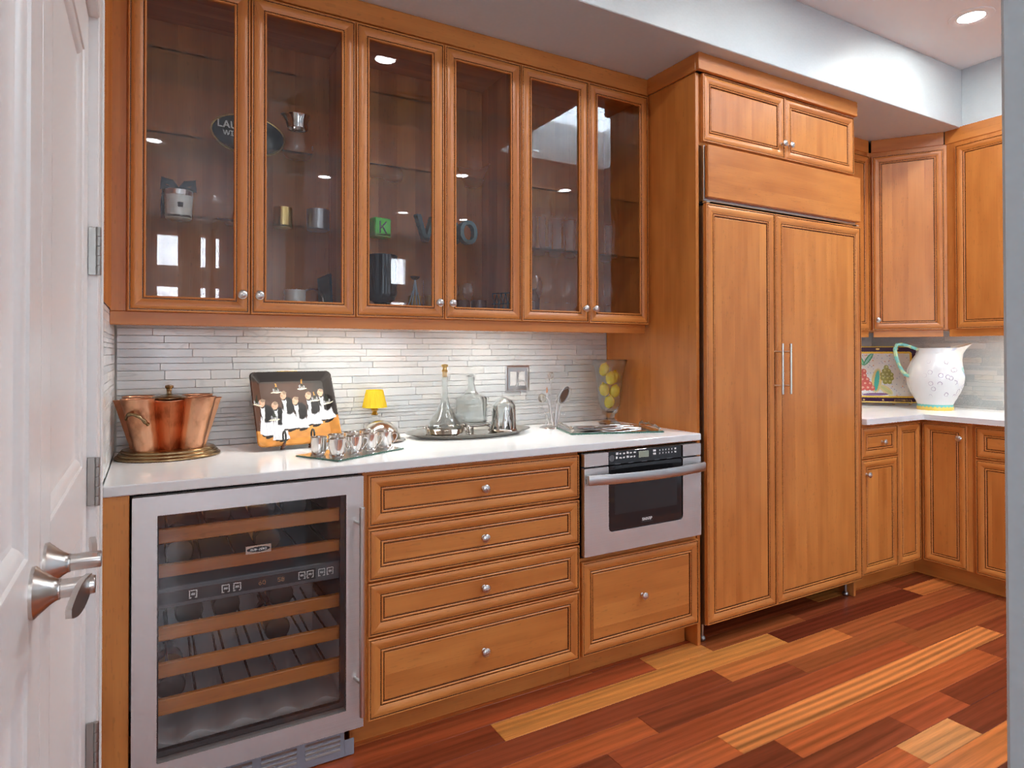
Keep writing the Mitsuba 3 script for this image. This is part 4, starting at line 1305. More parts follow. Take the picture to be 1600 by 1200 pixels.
# small lamp with the pleated shade, silver dome
lp = thing('table_lamp', 'tiny glass-footed lamp with a yellow pleated shade', 'lamp')
lx, ly = .800, 2.545
part(lp, 'foot', MB().lathe([(0, 0), (.030, 0), (.031, .002), (.012, .006), (.006, .012), (.005, .045), (.012, .052), (.021, .060), (.024, .075), (.022, .086), (.010, .090), (0, .090)], (lx, ly, CT + .0003), n=28).orient(), 'solid_glass')
part(lp, 'stem', MB().lathe([(.012, .0905), (.015, .093), (.012, .098), (.009, .105), (.016, .112), (.014, .120), (.008, .124), (.005, .185), (0, .186)], (lx, ly, CT), n=24), 'gold')
part(lp, 'shade', MB().lathe([(.0500, .122), (.0335, .194), (.0325, .194), (.0488, .122), (.0500, .122)], (lx, ly, CT), n=132, sharp=20, mod=lambda r, z, t: r * (1 + .018 * math.sin(33 * t))), 'yellow_fabric')
dm = thing('silver_dome', 'low silver dome cover with a rim in front of the little lamp', 'dome')
part(dm, 'cover', MB().lathe([(0, .080), (.020, .0785), (.045, .068), (.066, .048), (.076, .024), (.078, .010), (.082, .0065)], (.782, 2.418, CT), n=44, mod=lambda r, z, t: r * (1 + .012 * math.sin(8 * t) * (1 if z < .07 else 0))), 'silver_worn')
part(dm, 'rim', MB().lathe([(.0815, .0066), (.098, .0075), (.100, .006), (.098, .0045), (.078, .0003), (.076, .0003), (.0815, .0066)], (.782, 2.418, CT), n=44), 'silver_worn')

# oval tray and what stands on it
ot = thing('oval_tray', 'large oval silver tray under the glass decanters', 'tray')
tx_, ty_ = 1.170, 2.415
m = MB().lathe([(0, .0035), (.74, .0035), (.80, .0065), (.96, .0185), (.985, .0215), (1, .0205), (.985, .0180), (.82, .0035), (.76, .0002), (0, .0002)], (tx_, ty_, CT), n=72, sx=.282, sy=.160)
put(ot, m, 'silver_worn')
TZ = CT + .0037
ax, ay = 1.062, 2.430
da = thing('decanter', 'round-bellied glass decanter with a cork stopper on the oval tray', 'decanter')
OUT = [(0, 0), (.050, .0), (.062, .006), (.0695, .022), (.0675, .040), (.056, .062), (.036, .090), (.021, .118), (.0145, .150), (.0125, .190), (.0125, .222), (.0160, .226), (.0160, .232)]
INN = [(.0105, .232), (.0095, .190), (.0110, .150), (.0175, .118), (.032, .090), (.052, .062), (.0635, .040), (.0655, .022), (.058, .010), (.045, .006), (0, .006)]
part(da, 'glass', MB().lathe(OUT + INN, (ax, ay, TZ + .0125), n=40, sharp=60).orient(), 'solid_glass')
st = part(da, 'stopper', MB().lathe([(0, .228), (.0094, .229), (.0100, .250), (0, .250)], (ax, ay, TZ + .0125), n=20), 'cork')
part(st, 'cap', MB().lathe([(0, .2502), (.012, .2502), (.0125, .256), (.009, .259), (.0085, .268), (.014, .272), (.0145, .279), (.006, .282), (0, .282)], (ax, ay, TZ + .0125), n=24), 'gold')
cs = thing('wine_coaster', 'ornate silver coaster with leaf handles round the cork-stoppered decanter', 'coaster')
part(cs, 'bowl', MB().lathe([(0, .010), (.060, .010), (.072, .014), (.078, .030), (.080, .0315), (.0795, .029), (.074, .011), (.060, .004), (.050, .0002), (0, .0002)], (ax, ay, TZ), n=48, mod=lambda r, z, t: r * (1 + .02 * math.sin(14 * t) * (1 if z > .02 else 0))), 'silver_worn')


def leaf_cluster(cx, cy, cz, seed, s=1.0):
    r_ = random.Random(seed)
    m = MB()
    for j in range(9):
        a = r_.random() * 6.28
        u_ = r_.random()
        c = np.array([cx + .010 * s * math.cos(a) * u_, cy + .010 * s * math.sin(a) * u_, cz + s * .045 * j / 9])
        d = np.array([math.cos(a), math.sin(a), .6 * r_.random()]) * .012 * s
        m.tube([c, c + d * .5, c + d], [.0028 * s, .0042 * s, .0012 * s], 6)
    m.tube([(cx, cy, cz), (cx + .003 * s, cy, cz + .02 * s), (cx - .002 * s, cy, cz + .047 * s)], .0032 * s, 7)
    return m


part(cs, 'leaf_handle', leaf_cluster(ax - .086, ay - .022, TZ + .002, 1), 'silver_worn')
part(cs, 'leaf_handle', leaf_cluster(ax + .086, ay - .030, TZ + .002, 2, .9), 'silver_worn')
dx_, dy_ = 1.205, 2.475
sd = thing('decanter_stand', 'low silver stand on scrolled legs under the square-shouldered decanter', 'stand')
part(sd, 'top', MB().lathe([(0, .034), (.078, .034), (.082, .037), (.083, .034), (.078, .030), (0, .030)], (dx_, dy_, TZ), n=44), 'silver_worn')
for j in range(4):
    a = math.radians(45 + 90 * j + 14)
    ca, sa = math.cos(a), math.sin(a)
    pts = [(dx_ + ca * r_, dy_ + sa * r_, TZ + z_) for r_, z_ in ((.062, .031), (.080, .027), (.086, .018), (.078, .008), (.086, .0025), (.094, .004))]
    part(sd, 'leg', MB().tube(pts, [.005, .0058, .0052, .0045, .004, .003], 8), 'silver_worn')
db_ = thing('decanter', 'square-shouldered cut glass decanter with a flat glass stopper', 'decanter')
fac = lambda r, z, t: r * (1 - .045 * abs(math.sin(8 * t)) * (1 if .006 < z < .112 and r > .05 else 0))
part(db_, 'glass', MB().lathe([(0, 0), (.064, 0), (.069, .005), (.0705, .060), (.0695, .108), (.062, .117), (.040, .124), (.024, .140), (.0165, .165), (.0155, .190), (.020, .194), (.020, .199),
                               (.0115, .199), (.0115, .165), (.019, .140), (.036, .119), (.060, .110), (.0640, .104), (.0645, .012), (.058, .008), (0, .008)], (dx_, dy_, TZ + .0378), n=64, sharp=60, mod=fac).orient(), 'solid_glass')
part(db_, 'stopper', MB().lathe([(0, .176), (.0095, .177), (.0105, .1995), (.020, .2000), (.0215, .203), (.010, .209), (.008, .214), (.020, .222), (.0275, .232), (.022, .240), (.006, .245), (0, .245)],
                                (dx_, dy_, TZ + .0378), n=8, sharp=10).orient(), 'solid_glass')
gx, gy = 1.335, 2.420
jg = thing('jug', 'stubby glass jug with silver leaf mounts and a tall looped handle', 'jug')
part(jg, 'glass', MB().lathe([(0, 0), (.046, 0), (.052, .006), (.0535, .050), (.0525, .092), (.047, .118), (.034, .136), (.018, .144), (.014, .146), (.011, .146), (.016, .140), (.031, .131), (.043, .115), (.0485, .092), (.0490, .050), (.047, .012), (.040, .008), (0, .008)],
                             (gx, gy, TZ), n=40, sharp=60).orient(), 'solid_glass')
c0 = np.array([gx, gy, TZ])
R_ = np.array([_X[0], _X[1], 0])
hp = [(.048, .075), (.046, .110), (.046, .150), (.050, .190), (.060, .213), (.074, .224), (.090, .222), (.102, .208), (.108, .182), (.104, .150), (.094, .118), (.078, .090), (.062, .072), (.054, .066)]
pts = np.array([c0 + R_ * a + np.array([0, 0, b_]) for a, b_ in hp])
for _ in range(2):
    pts = np.vstack([pts[:1], np.repeat((pts[1:] + pts[:-1]) / 2, 1, 0), pts[-1:]])
part(jg, 'handle', MB().tube(pts, .0046, 10).orient(), 'solid_glass')
for j, (a, w0) in enumerate(((200, .9), (262, 1.1), (318, 1.0), (20, .9), (110, 1.0))):
    m = MB()
    th = np.radians(a) + np.linspace(-.42, .42, 9) * w0
    up_ = [.030, .082, .106, .112, .100, .116, .112, .085, .030]
    lo_ = [.012, .010, .014, .030, .055, .030, .014, .010, .012]
    rr = .0548
    A = np.stack([gx + rr * np.cos(th), gy + rr * np.sin(th), TZ + np.array(lo_)], 1)
    B = np.stack([gx + (rr - .004) * np.cos(th), gy + (rr - .004) * np.sin(th), TZ + np.array(up_)], 1)
    m.add(np.vstack([A, B]), [[i, i + 1, 9 + i + 1, 9 + i] for i in range(8)])
    part(jg, 'leaf_mount', m, 'silver_worn')
part(jg, 'foot_ring', MB().lathe([(.050, .0004), (.058, .0004), (.0605, .006), (.057, .012), (.0545, .013)], (gx, gy, TZ), n=40, mod=lambda r, z, t: r * (1 + .02 * math.sin(12 * t))), 'silver_worn')

# switch plate on the tile
sp = thing('switch_plate', 'brushed nickel double switch plate with two white rockers on the marble tile', 'switch plate')
m, m2 = rim_plate(.129, .127, [(0, -.0015, .003), (.001, -.0045, .003), (.006, -.0060, .003), (.011, -.0052, .002), (.013, -.0035, .002)], .0, lambda v: np.zeros((len(v), 2)))
part(sp, 'plate', m.move(placed(1.445, YW - .0016, 1.072)), 'nickel')
for x in (.0245, .0715):
    part(sp, 'rocker', MB().box(x, x + .033, -.0075, -.0030, .030, .097, ch=.0012).move(placed(1.445, YW - .0016, 1.072)), 'white_plastic')

# bar tools in their stand
ox, oy = 1.600, 2.450
O_ = np.array([ox, oy, CT])
lift = lambda q: np.array([O_ + R_ * a + np.array([0.30 * d_, -0.95 * d_, b_]) for a, b_, d_ in q])
bs = thing('bar_tool_stand', 'chrome stand with a thin rod and knotted finial holding bar tools', 'stand')
part(bs, 'base', MB().lathe([(0, .008), (.040, .0075), (.050, .004), (.052, .0004), (0, .0004)], (ox, oy, CT), n=36), 'silver')
part(bs, 'rod', MB().tube(lift([(0, .007, 0), (0, .225, 0)]), .0022, 8), 'silver')
m = MB()
for a in range(5):
    t = np.linspace(0, 2 * np.pi, 16)[:-1]
    c5 = O_ + np.array([.006 * math.cos(a * 1.3), .006 * math.sin(a * 1.3), .236 + .004 * math.sin(a * 2.1)])
    nrm_ = np.array([math.cos(a * 1.256), math.sin(a * 1.256), 0])
    t1 = np.array([0, 0, 1.0]); t2 = np.cross(nrm_, t1)
    m.tube([c5 + .0115 * (math.cos(q_) * t1 * 1.35 + math.sin(q_) * t2) for q_ in t], .0016, 6, closed=True)
part(bs, 'finial', m, 'silver_worn')
t = np.linspace(0, 2 * np.pi, 30)[:-1]
part(bs, 'holder_ring', MB().tube(np.stack([ox + .026 * np.cos(t), oy + .020 * np.sin(t), 0 * t + CT + .070], 1), .0018, 6, closed=True), 'silver')
for a0 in (.4, 2.5, 4.6):
    m = MB().tube([(ox + .026 * math.cos(a0) * f_s, oy + .020 * math.sin(a0) * f_s, CT + z_) for f_s, z_ in ((.9, .008), (1, .07))], .0015, 6)
    part(bs, 'holder_post', m, 'silver')
sc_ = thing('ice_scoop', 'small silver scoop lying outward at the left of the bar tool stand', 'scoop')
part(sc_, 'handle', MB().tube(lift([(-.012, .011, .030), (-.022, .055, .032), (-.031, .110, .034)]), [.0048, .0055, .0040], 10), 'silver')
part(sc_, 'neck', MB().tube(lift([(-.031, .110, .034), (-.034, .128, .034), (-.046, .140, .034), (-.055, .145, .034)]), .0022, 8), 'silver')
sl = MB().lathe([(0, -.022), (.010, -.020), (.017, -.012), (.0195, 0), (.0185, 0), (.016, -.011), (.009, -.0185), (0, -.0205)], n=28, sy=1.25)
sl.move(along(lift([(-.066, .135, .034)])[0], lift([(-.085, .122, .060)])[0]))
part(sc_, 'bowl', sl, 'silver_worn')
jt = thing('bottle_opener', 'slim silver opener with a copper tip beside the scoop', 'opener')
part(jt, 'handle', MB().tube(lift([(-.004, .011, .022), (-.013, .060, .018), (-.021, .122, .012)]), [.0052, .0058, .0038], 10), 'silver')
part(jt, 'jaw', MB().tube(lift([(-.021, .122, .012), (-.026, .142, .012), (-.034, .160, .012), (-.027, .168, .012), (-.022, .150, .012)]), .0026, 8), 'silver')
part(jt, 'tip', MB().tube(lift([(-.027, .160, .012), (-.0265, .172, .012), (-.026, .190, .012)]), [.0035, .0045, .0006], 8), 'copper')
kn_ = thing('bar_knife', 'narrow silver bar knife standing right of the rod', 'knife')
part(kn_, 'handle', MB().tube(lift([(.004, .011, .020), (.012, .060, .014), (.020, .110, .008)]), [.0050, .0056, .0042], 10), 'silver')
part(kn_, 'blade', MB().ribbon(lift([(.020, .110, .008), (.024, .130, .006), (.029, .158, .004)]), [.007, .006, .001], .0012, up=(.4, -.9, 0)), 'silver')
ss = thing('cocktail_strainer', 'round perforated cocktail strainer with a coil rim at the right of the tool stand', 'strainer')
part(ss, 'handle', MB().tube(lift([(.014, .011, .016), (.026, .055, .012), (.040, .105, .006)]), [.0050, .0058, .0048], 10), 'silver')
cc = lift([(.062, .150, .0)])[0]
ex = R_ * .42 + np.array([0, 0, .91]); ey = np.cross(ex, [.3, -.95, 0]); ey /= np.linalg.norm(ey); ex /= np.linalg.norm(ex)
nz = np.cross(ex, ey)
m = MB()
t = np.linspace(0, 2 * np.pi, 36)[:-1]
m.poly([cc + ex * .040 * math.cos(q_) + ey * .024 * math.sin(q_) for q_ in t])
m.tube([cc + ex * .041 * math.cos(q_) + ey * .025 * math.sin(q_) for q_ in t], .0022, 7, closed=True)
part(ss, 'disc', m, 'pewter')
hl = np.linspace(0, 2 * np.pi * .8, 220) - .9
part(ss, 'coil', MB().tube([cc + ex * (.040 * math.cos(q_)) + ey * (.012 + .030 * math.sin(q_)) + .003 * (math.cos(q_ * 44) * nz + math.sin(q_ * 44) * ey) for q_ in hl], .0009, 5), 'silver')
for nm_, side in (('left', -1), ('right', 1)):
    tg_ = thing('bar_tongs', f'small silver loop-handled tongs hanging on the {nm_} of the bar tool stand', 'tongs')
    t = np.linspace(0, 2 * np.pi, 24)[:-1]
    cl = [(side * (.050 + .014 * math.cos(q_)) - (.0 if side < 0 else .002), .078 + .020 * math.sin(q_), .010) for q_ in t]
    part(tg_, 'loop', MB().tube(lift(cl), .0016, 6, closed=True), 'silver')
    part(tg_, 'shank', MB().tube(lift([(side * .038, .070, .010), (side * .024, .052, .010), (side * .016, .0105, .012)]), .0028, 8), 'silver')

# footed glass vase with lemons
vx, vy = 1.932, 2.440
vs = thing('vase', 'tall flared glass vase on a foot, half full of lemons, beside the tall panel', 'vase')
flu = lambda r, z, t: r * (1 - .03 * abs(math.sin(8 * t)) * (1 if .055 < z < .27 and r > .03 else 0))
part(vs, 'glass', MB().lathe([(0, 0), (.050, 0), (.052, .004), (.046, .009), (.030, .018), (.0235, .030), (.0270, .046), (.042, .062), (.053, .090), (.0585, .130), (.063, .190), (.0690, .240), (.0770, .278), (.0880, .308), (.0885, .311),
                              (.0840, .310), (.0730, .278), (.0645, .240), (.0585, .190), (.0535, .130), (.047, .092), (.035, .070), (.020, .060), (0, .058)], (vx, vy, CT + .0002), n=64, sharp=60, mod=flu).orient(), 'solid_glass')
LEM = [(0, -.040), (.005, -.036), (.016, -.031), (.024, -.018), (.0268, 0), (.024, .018), (.016, .030), (.006, .036), (.004, .041), (0, .042)]
lem = MB().lathe(LEM, n=28)
LEMP = mikit.ply(lem.arrays()[:2], 'lemon_skin', smooth=True)
for j, (x, y, z, a, b_, txt) in enumerate(((-.002, -.002, .106, 25, 12, 'lowest'), (.024, -.010, .158, 70, 15, 'second from the bottom'), (-.023, .011, .166, 200, 12, 'at the back, half way up'),
                                          (-.013, -.027, .222, 140, 18, 'front, above the middle'), (.030, .004, .226, 40, 14, 'right, above the middle'), (-.014, .022, .262, 100, 20, 'topmost'))):
    k = thing('lemon', f'yellow lemon in the footed glass vase, {txt}', 'lemon', 'lemons in the vase')
    scene[k] = {**LEMP, 'to_world': T().translate([vx + x, vy + y, CT + z]).rotate([0, 0, 1], a).rotate([1, 0, 0], b_).scale([.92, .92, .86])}

# mirrored server tray at the right end
S0 = np.array([1.530, 2.190]); sa_ = -18.5
sxf = placed(S0[0], S0[1], CT, sa_)
mt = thing('mirror_tray', 'mirrored serving tray with silver branch handles at the right end of the worktop', 'tray')
part(mt, 'slab', MB().box(0, .418, 0, .262, .0004, .0070, ch=.0010).move(sxf), 'green_edge')
part(mt, 'mirror', MB().poly([(.003, .003, .0072), (.415, .003, .0072), (.415, .259, .0072), (.003, .259, .0072)]).move(sxf), 'mirror_glass')
for x in (.012, .405):
    rr_ = random.Random(5 + int(x * 100))
    m = MB()
    ys = np.linspace(.018, .245, 22)
    m.tube([(x + .004 * math.sin(y * 60), y, .016 + .008 * math.sin((y - .018) / .227 * math.pi)) for y in ys], [.0035 + .0015 * rr_.random() for _ in ys], 8)
    for _ in range(14):
        y = .02 + .225 * rr_.random(); a = rr_.random() * 6.28
        c = np.array([x, y, .016 + .006 * rr_.random()])
        m.tube([c, c + np.array([.010 * math.cos(a), .008 * math.sin(a), .007]), c + np.array([.016 * math.cos(a), .012 * math.sin(a), .006])], [.002, .0036, .001], 6)
    m.tube([(x, .022, .0072), (x, .022, .016)], .003, 6).tube([(x, .241, .0072), (x, .241, .016)], .003, 6)
    part(mt, 'handle', m.move(sxf), 'silver_worn')


def server(y, fork, txt):
    k = thing('serving_fork' if fork else 'serving_spoon', txt, 'serving fork' if fork else 'serving spoon')
    b = MB()
    t = np.linspace(0, 2 * np.pi, 28)[:-1]
    z0 = .0100
    if fork:
        for j in range(4):
            b.tube([(.150 + .004, y - .013 + .0085 * j, z0 + .002), (.110, y - .016 + .0105 * j, z0 + .001), (.080, y - .014 + .0095 * j, z0)], .0018, 6)
        b.tube([(.150, y - .014, z0 + .002), (.152, y, z0 + .003), (.150, y + .014, z0 + .002)], .0032, 8)
        part(k, 'head', b.move(sxf), 'silver')
    else:
        v = [(.118, y, z0 - .0018)]
        for f_ in (.55, 1.0):
            v += [(.118 + .052 * f_ * math.cos(q_), y + .024 * f_ * math.sin(q_), z0 - .0018 + .0045 * f_ ** 2) for q_ in t]
        n_ = len(t)
        f = [[0, 1 + j, 1 + (j + 1) % n_] for j in range(n_)]
        b.add(v, np.array(f))
        b.add(v[1:], [[j, (j + 1) % n_, n_ + (j + 1) % n_, n_ + j] for j in range(n_)])
        b.tube([(.118 + .052 * math.cos(q_), y + .024 * math.sin(q_), z0 + .0028) for q_ in t], .0012, 6, closed=True)
        part(k, 'head', b.move(sxf), 'pewter')
    hnd = MB().tube([(.165, y, z0 + .003), (.200, y + .002, z0 + .006), (.230, y + .004, z0 + .0065), (.260, y + .006, z0 + .006), (.300, y + .008, z0 + .003), (.352, y + .010, z0 + .001)],
                    [.0030, .0028, .0050, .0034, .0048, .0022], 10)
    part(k, 'handle', hnd.move(sxf), 'silver')


server(.085, False, 'silver serving spoon with a twig handle on the mirrored tray')
server(.165, True, 'silver serving fork with a twig handle on the mirrored tray, behind the spoon')

# ------------------------------------------------------------------ beyond the refrigerator: platter and pitcher
pt = thing('platter', 'white platter painted with grapes inside a dark border, leaning in the far corner', 'platter')
pd = np.array([1, -1]) / math.sqrt(2)
p0 = np.array([4.075, 2.365]) - pd * .235
W2, H2 = .46, .37
m, m2 = rim_plate(W2, H2, [(0, -.012, .05), (.002, -.0155, .05), (.006, -.0165, .048), (.030, -.006, .036), (.044, -.001, .026), (.050, 0, .022)], .008,
                  lambda v: np.stack([W2 - v[:, 0], v[:, 2]], 1))
qxf = tilted(p0[0], p0[1], CT + .018, -45, 13)
part(pt, 'face', m.move(qxf), 'platter_glaze')
part(pt, 'underside', m2.move(qxf), 'white_plastic')
ez = thing('plate_easel', 'thin gold wire easel under the painted platter', 'easel')
for x in (.300, .395):
    part(ez, 'foot', MB().tube(np.array([(x, .020, .02), (x, .012, -.009), (x, -.030, -.0105), (x, -.034, -.004), (x, -.030, .016)]), .0022, 8).move(qxf), 'gold')
    part(ez, 'upright', MB().tube(np.array([(x, .020, .02), (x, .020, .22)]), .0022, 8).move(qxf), 'gold')
part(ez, 'cross_bar', MB().tube(np.array([(.300, -.030, .016), (.395, -.030, .016)]), .0020, 8).move(qxf), 'gold')

pj = thing('pitcher', 'large white pitcher painted with fruit, with a turquoise handle, on the corner worktop', 'pitcher')
cx_, cy_ = 4.080, 2.050
lip_dir = math.radians(-8 - 29.66)
BODY = [(0, .002), (.088, .002), (.092, 0), (.094, .004), (.093, .022), (.090, .034), (.100, .055), (.124, .100), (.142, .150), (.148, .195), (.142, .240), (.122, .290), (.100, .325), (.094, .345), (.097, .368)]


def lipmod(r, z, t):
    if z < .25:
        return r
    d = (t + math.pi) % (2 * math.pi) - math.pi
    w_ = math.exp(-(d / .55) ** 2)
    return r + w_ * .105 * ((z - .25) / .118) ** 1.6


m = MB().lathe(BODY + [(.093, .366), (.088, .330)], n=64, sharp=70, mod=lipmod, a0=-math.pi)


def lift_lip(v):
    r_ = np.hypot(v[:, 0], v[:, 1])
    w_ = np.clip((v[:, 0] - .09) / .11, 0, 1) * np.clip((v[:, 2] - .27) / .09, 0, 1)
    v = v.copy(); v[:, 2] += .028 * w_
    return v


m.move(lift_lip).move(placed(cx_, cy_, CT + .0003, math.degrees(lip_dir)))
part(pj, 'body', m, 'pitcher_glaze')
hp = [(-.094, .360), (-.140, .378), (-.185, .392), (-.212, .388), (-.222, .360), (-.214, .310), (-.198, .262), (-.180, .228), (-.160, .206), (-.146, .202)]
pts = np.array([(a, 0, b_) for a, b_ in hp])
m = MB().tube(pts, [.009, .0095, .0105, .011, .011, .0105, .010, .010, .011, .012], 12)
part(pj, 'handle', m.move(placed(cx_, cy_, CT, math.degrees(lip_dir))), 'teal_glaze')

# ------------------------------------------------------------------ inside the glass wall cabinets
S1, S2, S0z = 1.7083, 1.9683, 1.4064


def lathe_thing(name, label, cat, prof, x, y, z, mat, n=28, group=None, sub=None, **k):
    key = thing(name, label, cat, group)
    o = MB().lathe(prof, (x, y, z + .0003), n=n, **k)
    if mat == 'solid_glass':
        o.orient()
    if sub:
        part(key, sub, o, mat)
    else:
        put(key, o, mat)
    return key


# left cabinet
def walls(prof, t=.0028):
    """The closed outline of a glass vessel from its outer profile."""
    z0 = prof[0][1]
    p_ = [(0, z0)] + [q for q in prof if q[0] > 0]
    inn = [(max(r - t, .001), z) for r, z in p_[1:] if z > z0 + .014 and r > t + .003]
    return p_ + inn[::-1] + [(0, max(inn[0][1] - .003, z0 + .008) if inn else z0 + .008)]


k = thing('scented_candle', 'white glass candle with a silver lid and black bow on the lower shelf at left', 'candle')
x, y = .080, 2.400
part(k, 'jar', MB().lathe([(0, 0), (.036, 0), (.040, .003), (.043, .075), (.0425, .077), (0, .077)], (x, y, S1 + .0003), n=32), 'white_wax')
part(k, 'lid', MB().lathe([(0, .0775), (.044, .0775), (.044, .094), (.042, .096), (0, .096)], (x, y, S1), n=32), 'silver')
part(k, 'label_patch', MB().box(-.008, .008, -.0005, .0005, .035, .051, ch=0).move(placed(x + .004, y - .0425, S1)), 'black_ribbon')
m = MB().ribbon([(x - .0455, y, S1 + .001), (x - .0465, y - .004, S1 + .05), (x - .0465, y, S1 + .097), (x, y - .003, S1 + .0985), (x + .0465, y, S1 + .097)], .014, .001, up=(.1, .2, 1))
for s_ in (-1, 1):
    m.ribbon([(x, y, S1 + .100), (x + s_ * .022, y - .004, S1 + .120), (x + s_ * .044, y - .003, S1 + .126), (x + s_ * .046, y, S1 + .105), (x + s_ * .018, y + .004, S1 + .101), (x, y, S1 + .100)], [.010, .022, .026, .024, .012, .008], .0012, up=(0, 1, .15))
part(k, 'bow', m, 'black_ribbon')
for (x, y, mat, txt, nm_, r_, h_) in ((.410, 2.375, 'gold', 'short shiny gold candle pot on the lower shelf of the left glass cabinet', 'candle_pot', .032, .070), (.532, 2.370, 'pewter', 'dark grey candle pot right of the gold one', 'candle_pot', .040, .074)):
    lathe_thing(nm_, txt, 'candle pot', [(0, 0), (r_ * .96, 0), (r_, .002), (r_, h_), (r_ - .002, h_), (r_ - .002, h_ - .02), (0, h_ - .022)], x, y, S1, mat, 32)
k = thing('oval_sign', 'black oval sign with a gold rim and white lettering on the upper shelf', 'sign')
m = MB().lathe([(0, 0), (.98, 0), (1, .002), (.98, .006), (0, .006)], n=52, sx=.124, sy=.074)
oxf = tilted(.305, 2.455, S2 + .077, 4, 9)
part(k, 'board', m.move(lambda v: oxf(np.stack([v[:, 0], -v[:, 2], v[:, 1]], 1))), 'black_plastic')
t = np.linspace(0, 2 * np.pi, 61)[:-1]
part(k, 'rim', MB().tube(np.stack([.124 * np.cos(t), 0 * t - .004, .074 * np.sin(t)], 1), .0036, 8, closed=True).move(oxf), 'gold')
for txt, z, h in (('LAURA', .012, .025), ('WITTI', -.016, .018), ('CU', -.046, .015)):
    part(k, 'lettering', lettering(txt, h, .001, lambda v, z=z: oxf(v + np.array([-.048 if z > -.03 else -.006, -.0075, z])), True), 'white_print')
cut = lambda r, z, t: r * (1 + .035 * math.cos(16 * t))
lathe_thing('glass_dish', 'round cut-glass dish standing on edge behind the boxed candle', 'dish', [(0, 0), (.050, .002), (.085, .014), (.086, .016), (.050, .006), (0, .004)], 0, 0, 0, 'thin_glass', 48, mod=cut)
dk = 'glass_dish'
m = MB().lathe([(0, 0), (.050, .002), (.085, .014), (.086, .016), (.050, .006), (0, .004)], n=48, mod=cut)
dxf = tilted(.270, 2.520, S1 + .088, 0, 14)
put(dk, m.move(lambda v: dxf(np.stack([v[:, 0], -v[:, 2], v[:, 1]], 1))), 'thin_glass')
k = thing('glass_jug', 'clear glass jug with a silver collar and looped handle on the upper shelf', 'jug')
x, y = .462, 2.385
JP = [(0, .004), (.036, .003), (.040, .001), (.048, .012), (.053, .035), (.050, .065), (.038, .092), (.033, .105)]
part(k, 'glass', MB().lathe(JP, (x, y, S2), n=64, mod=lambda r, z, t: r * (1 + .03 * math.cos(9 * t) * (1 if .01 < z < .07 else 0))), 'thin_glass')
part(k, 'collar', MB().lathe([(.0335, .104), (.035, .106), (.036, .135), (.042, .150), (.043, .152), (.040, .151), (.034, .135), (.033, .107)], (x, y, S2), n=36, mod=lambda r, z, t: r + (.016 * max(0, (z - .125) / .027) * math.exp(-((abs(t - math.pi)) / .5) ** 2))), 'silver')
pts = np.array([(x + .033, y, S2 + .112), (x + .046, y, S2 + .132), (x + .062, y, S2 + .140), (x + .080, y, S2 + .132), (x + .086, y, S2 + .112), (x + .078, y, S2 + .086), (x + .064, y, S2 + .062), (x + .053, y, S2 + .046), (x + .056, y, S2 + .036)])
part(k, 'handle', MB().tube(pts, .0038, 8).orient(), 'solid_glass')
lathe_thing('mug', 'plain white cup at the bottom of the left glass cabinet', 'cup', [(0, 0), (.036, 0), (.038, .002), (.038, .085), (.036, .085), (.036, .006), (0, .005)], .462, 2.430, S0z, 'white_plastic', 28)
k = thing('hoop', 'silver hoop beside the white cup in the left glass cabinet', 'hoop')
t = np.linspace(0, 2 * np.pi, 40)[:-1]
put(k, MB().tube(np.stack([.522 + .044 * np.cos(t), 2.420 + .012 * np.cos(t), S0z + .0475 + .044 * np.sin(t)], 1), .0030, 8, closed=True), 'silver')
k = thing('picture_frame', 'slim dark frame leaning at the bottom right of the left glass cabinet', 'frame')
put(k, MB().box(0, .012, 0, .10, 0, .150, ch=.001).move(tilted(.585, 2.400, S0z + .003, 12, 6)), 'dark_metal')

# middle cabinet
DC = [(0, .003), (.030, .002), (.034, 0), (.042, .008), (.044, .022), (.036, .045), (.020, .072), (.012, .095), (.0115, .118), (.017, .122), (.0175, .128), (.011, .130), (.009, .136), (.015, .145), (.018, .157), (.013, .170), (0, .175)]
for x, y, s_, txt in ((.785, 2.470, 1.10, 'taller, left one of two stoppered cruets on the upper shelf of the middle cabinet'), (.862, 2.500, 1.0, 'right one of two stoppered cruets on the upper shelf of the middle cabinet')):
    lathe_thing('cruet', txt, 'cruet', [(r_ * .92, z_ * s_) for r_, z_ in DC], x, y, S2, 'thin_glass', 60, mod=lambda r, z, t: r * (1 + .05 * math.cos(10 * t) * (1 if z < .05 else 0)))
k = thing('glass_block', 'bright green block with a dark letter K on the lower shelf', 'block')
part(k, 'block', MB().box(-.036, .036, -.03, .03, 0, .072, ch=.004).move(placed(.772, 2.400, S1 + .0005, 14)), 'green_glass')
part(k, 'lettering', lettering('K', .046, .001, lambda v: placed(.772, 2.400, S1, 14)(v + np.array([0, -.0305, .013]))), 'dark_metal')
for ch, x, y, a, h, txt in (('V', .955, 2.400, 12, .098, 'dark standing letter V on the lower shelf of the middle cabinet'), ('O', 1.130, 2.370, 8, .088, 'dark standing ring-shaped letter O on the lower shelf')):
    k = thing('letter', txt, 'letter', 'standing letters')
    put(k, lettering(ch, h, .026, lambda v, x=x, y=y, a=a: placed(x, y, S1 + .0012, a)(v), True), 'teal_metal')
k = thing('letter', 'second dark ring-shaped letter close behind the other O', 'letter', 'standing letters')
put(k, lettering('O', .088, .026, lambda v: placed(1.082, 2.420, S1 + .0012, 8)(v), True), 'teal_metal')
sqb = lambda r, z, t: r * (1 / max(abs(math.cos(t)), abs(math.sin(t))) ** .75) * (1 + .02 * math.cos(24 * t))
